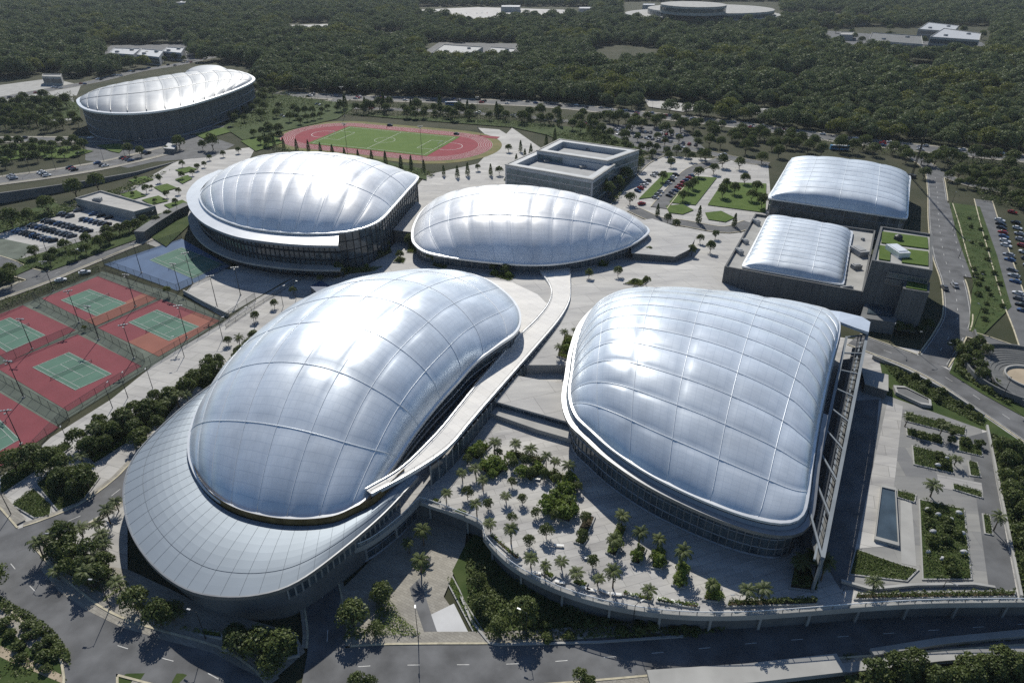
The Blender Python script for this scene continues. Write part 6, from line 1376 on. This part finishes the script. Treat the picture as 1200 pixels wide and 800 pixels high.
row((970, 50), (1040, 60), 16, 'in the back row, far right car park', 'cars in the far right car park', False, .2); row((965, 53), (1036, 64), 16, 'in the front row, far right car park', 'cars in the far right car park', False, .2); row((510, 17), (660, 15), 26, 'in the bright car park beyond the forest', 'cars in the far car park', False, .3)
row((720, 152), (800, 160), 14, 'in the front row of the car park above the lawns', 'cars in the upper car park', False, .15); row((724, 158), (815, 171), 14, 'in the back row of the car park above the lawns', 'cars in the upper car park', False, .15)
def traffic(key, name, offs, gap, cols=CW, t0=0.0, t1=1.0, lift=.3):
    C = ROADS[key][0]
    for of in offs:
        D = offset(C, of, False); L_ = sum((D[i+1]-D[i]).length for i in range(len(D)-1)); D = resample(D, max(3, int(L_/gap))); m = len(D)
        for i in range(int(m*t0)+1, int(m*t1)-1):
            if random.random() < .3: continue
            q = proj(D[i])
            if not (4 < q[0] < 1196): continue
            c = random.choice(cols); d = D[i+1]-D[i]; put_car(Vector((D[i].x, D[i].y, ground(D[i].x, D[i].y)+lift)), math.atan2(d.y, d.x)+(math.pi if of > 0 else 0), c, f'{c} car in the traffic on {name}', f'{c} cars on {name}', False)
traffic('hw', 'the highway behind the running track', (-6, -2, 2, 6), 21); traffic('l1', 'the road behind the oval stadium', (-5, 0, 5), 22); traffic('l3', 'the street above the tapering wall', (-5, -1.5, 2, 5.5), 13); traffic('hw2', 'the service street by the upper car park', (-2, 2), 26)
traffic('l2', 'the street in front of the oval stadium', (-2.5, 2.5), 40)
for x, y, c, l, rz in ((1106, 339, 'grey', 'dark grey car on the street behind the green-roofed building', R(80)), (1118, 336, 'silver', 'silver car beside the dark lane right of the green-roofed building', R(80)), (93, 296, 'white', 'white car on the side lot by the left car park', R(30)), (744, 268, 'silver', 'silver car on the street right of the pointed dome', R(-20)), (752, 240, 'red', 'reddish car parked by the small tree island', R(20)), (457, 148, 'black', 'black car on the verge behind the track', R(-5)), (535, 158, 'black', 'black car by the right bend of the track', R(-10)),
                      (72, 330, 'white', 'white car on the street beside the tennis courts', R(25)), (100, 321, 'white', 'white car near the corner of the topmost tennis court', R(25))):
    p = G(x, y); p.z += .25; put_car(p, rz, c, l, 'single cars')

# ------------------------------------------------------------------ lamps and masts
LP = {}
def floodlight(p, h, label, group):
    if 'f' not in LP:
        root = empty('floodlight_pole'); b = MB(); b.tube([Vector((0, 0, -.2)), Vector((0, 0, 12))], [.16, .08], 8); b.build('pole', 'dark_metal', root)
        b = MB(); b.bar((-1.3, 0, 11.7), (1.3, 0, 11.7), .12, .12); b.bar((0, -.9, 11.3), (0, .9, 11.3), .1, .1); arm = b.build('cross_arm', 'dark_metal', root)
        for x, y in ((-1.2, 0), (-.45, .1), (.45, .1), (1.2, 0), (0, -.9), (0, .9)): b = MB(); b.box((x, y, 11.72 if abs(x) > .1 else 11.3), .5, .45, .28, .3); b.build('lamp_head', 'steel', root)
        b = MB(); b.box((0, 0, 0), .7, .7, .35); b.build('footing', 'concrete', root); LP['f'] = root; o = root
    else: o = copy_tree(LP['f'])
    o.location = p; s = h/12; o.scale = (1, 1, s); o.rotation_euler = (0, 0, random.uniform(-.3, .6)); tag(o, label, 'floodlight', group)
def lamp(p, h, label, group):
    if 'l' not in LP:
        root = empty('street_lamp'); b = MB(); b.tube([Vector((0, 0, -.2)), Vector((0, 0, 8))], [.12, .06], 6); b.build('pole', 'dark_metal', root)
        b = MB(); b.tube([Vector((0, 0, 7.7)), Vector((.7, 0, 8.2)), Vector((1.6, 0, 8.25))], .05, 5); b.build('arm', 'dark_metal', root); b = MB(); b.box((1.7, 0, 8.15), .8, .3, .14); b.build('lamp_head', 'steel', root); LP['l'] = root; o = root
    else: o = copy_tree(LP['l'])
    o.location = p; o.scale = (1, 1, h/8); o.rotation_euler = (0, 0, random.uniform(0, 6.28)); tag(o, label, 'street lamp', group)
FL = [((38, 409), 'between the cut-off court and the mid front court'), ((116, 398), 'at the crossing of the four red courts'), ((159, 359), 'at the right corner of the topmost red court'), ((63, 341), 'on the far edge of the red courts by the road'), ((93, 378), 'at the front corner of the topmost red court'), ((157, 420), 'between the orange court and the paved walk'), ((28, 466), 'between the mid front court and the lowest court'), ((25, 520), 'inside the lowest red court'),
      ((226, 332), 'in the middle of the blue court'), ((211, 340), 'at the front corner of the blue court'), ((219, 396), 'on the walk beside the orange court'), ((255, 361), 'on the grey yard right of the red courts'), ((282, 346), 'in the small hedge square on the paved yard'), ((60, 309), 'on the street edge below the left car park'), ((166, 320), 'at the back fence of the blue court')]
for (x, y), w in FL: floodlight(G(x, y), random.uniform(11.5, 13.5), f'dark floodlight pole {w}', 'floodlight poles of the courts')
for i, (x, y) in enumerate(((132, 478), (179, 455), (216, 418), (150, 462), (246, 398), (261, 396), (299, 383), (332, 359), (347, 351), (315, 368), (370, 322), (385, 316), (100, 500), (80, 523))): pass
WK = sorted(((132, 478), (179, 455), (216, 418), (150, 466), (261, 397), (299, 383), (332, 359), (347, 351), (370, 322), (385, 318), (82, 524)))
for i, (x, y) in enumerate(WK): lamp(G(x, y), 8, f'slim dark lamp post along the paved walk, {ORD[i]} from the left', 'lamps along the paved walk')
for i, (x, y, w) in enumerate(((408, 186, 'left of two along the near side of the running track'), (495, 190, 'right of two along the near side of the running track'), (404, 136, 'behind the left end of the running track'), (560, 150, 'behind the right end of the running track'))): floodlight(G(x, y), 22, f'tall floodlight mast {w}', 'floodlight masts of the track')
for k, key, n in (('rr', 'the sloping street on the right', 7), ('rs', 'the street behind the green-roofed building', 7), ('b5', 'the bottom street', 6), ('b1', 'the road bend at lower left', 4), ('l4', 'the street beside the red courts', 8), ('l3', 'the street above the tapering wall', 8), ('l2', 'the street in front of the oval stadium', 10), ('hw', 'the back highway', 14)):
    E_ = resample(offset(ROADS[k][1], 1.0, False), n+2)[1:-1]; E_ = [e for e in E_ if 2 < proj(e)[0] < 1198 and proj(e)[1] < 798]; E_.sort(key=lambda e: proj(e)[0])
    for i, e in enumerate(E_): lamp(Vector((e.x, e.y, ground(e.x, e.y))), 8.5, f'street lamp beside {key}, {ORD[i]} from the left', 'street lamps')
def tower_mast():
    p = G(1068, 208); root = empty('crane_mast', p); tag(root, 'tall dark leaning lattice mast beside the glass hall', 'mast'); T_ = G(1086, 152, 40)
    d = T_-p; b = MB()
    for a in (0, 2.1, 4.2): o = Vector((.6*math.cos(a), .6*math.sin(a), 0)); b.tube([o, o*.4+d], .16, 5)
    for i in range(24):
        f0, f1 = i/24, (i+1)/24; a0, a1 = 2.1*(i % 3), 2.1*((i+1) % 3); b.tube([Vector((.6*math.cos(a0), .6*math.sin(a0), 0))*(1-.6*f0)+d*f0, Vector((.6*math.cos(a1), .6*math.sin(a1), 0))*(1-.6*f1)+d*f1], .08, 4)
    b.build('lattice', 'dark_metal', root); b = MB(); b.box((0, 0, 0), 3, 4, 1.8, .3); b.build('base', 'dark_metal', root)
tower_mast()
# ------------------------------------------------------------------ camera, sun, sky
cam = bpy.data.cameras.new('camera'); cam.lens = 24; cam.sensor_width = 36; cam.clip_start = 1; cam.clip_end = 12000
co = bpy.data.objects.new('camera', cam); co.location = (0, 0, HC); co.rotation_euler = (math.pi/2-TH, 0, 0); COL.objects.link(co); scene.camera = co
SUN_EL, SUN_AZ = R(41), R(-8)
sd = Vector((math.sin(SUN_AZ)*math.cos(SUN_EL), math.cos(SUN_AZ)*math.cos(SUN_EL), math.sin(SUN_EL)))
su = bpy.data.lights.new('sun', 'SUN'); su.energy = 4.8; su.angle = R(0.5); su.color = (1.0, 0.95, 0.86)
so = bpy.data.objects.new('sun', su); so.rotation_euler = sd.to_track_quat('Z', 'Y').to_euler(); so.location = (0, 0, 300); COL.objects.link(so)
wd = bpy.data.worlds.new('World'); scene.world = wd; wd.use_nodes = True
nt = wd.node_tree; bg = nt.nodes['Background']; sk = nt.nodes.new('ShaderNodeTexSky'); sk.sky_type = 'NISHITA'; sk.sun_disc = False
sk.sun_elevation = SUN_EL; sk.sun_rotation = SUN_AZ; sk.altitude = 100; sk.air_density = 1.0; sk.dust_density = 0.3; sk.ozone_density = 4.5
nt.links.new(sk.outputs[0], bg.inputs['Color']); bg.inputs['Strength'].default_value = 0.082
vs = scene.view_settings; vs.view_transform = 'Standard'; vs.look = 'None'; vs.exposure = 0.05; vs.gamma = 1.0; vs.use_curve_mapping = False
scene.cycles.max_bounces = 5; scene.cycles.diffuse_bounces = 2; scene.cycles.glossy_bounces = 3; scene.cycles.transmission_bounces = 3; scene.cycles.transparent_max_bounces = 12; scene.cycles.volume_bounces = 0
scene.cycles.use_denoising = False; scene.cycles.use_adaptive_sampling = False; scene.cycles.sample_clamp_indirect = 4.0; scene.cycles.sample_clamp_direct = 12.0

def haze():
    b = MB(); b.prism([Vector((x, y, 150)) for x, y in ((-2450, -150), (2450, -150), (2450, 2850), (-2450, 2850))], -9); o = b.build('haze', [])if 0 else None
    me = bpy.data.meshes.new('haze'); me.from_pydata(b.v, [], b.f); o = bpy.data.objects.new('haze', me); COL.objects.link(o); fix_normals(o); tag(o, None, None, None, 'stuff')
    m = bpy.data.materials.new('haze'); m.use_nodes = True; N = m.node_tree.nodes; N.remove(N['Principled BSDF']); v = N.new('ShaderNodeVolumePrincipled'); v.inputs['Color'].default_value = (.78, .88, 1, 1); v.inputs['Density'].default_value = 0.00005; v.inputs['Anisotropy'].default_value = 0.2
    m.node_tree.links.new(v.outputs[0], N['Material Output'].inputs['Volume']); me.materials.append(m)
haze()
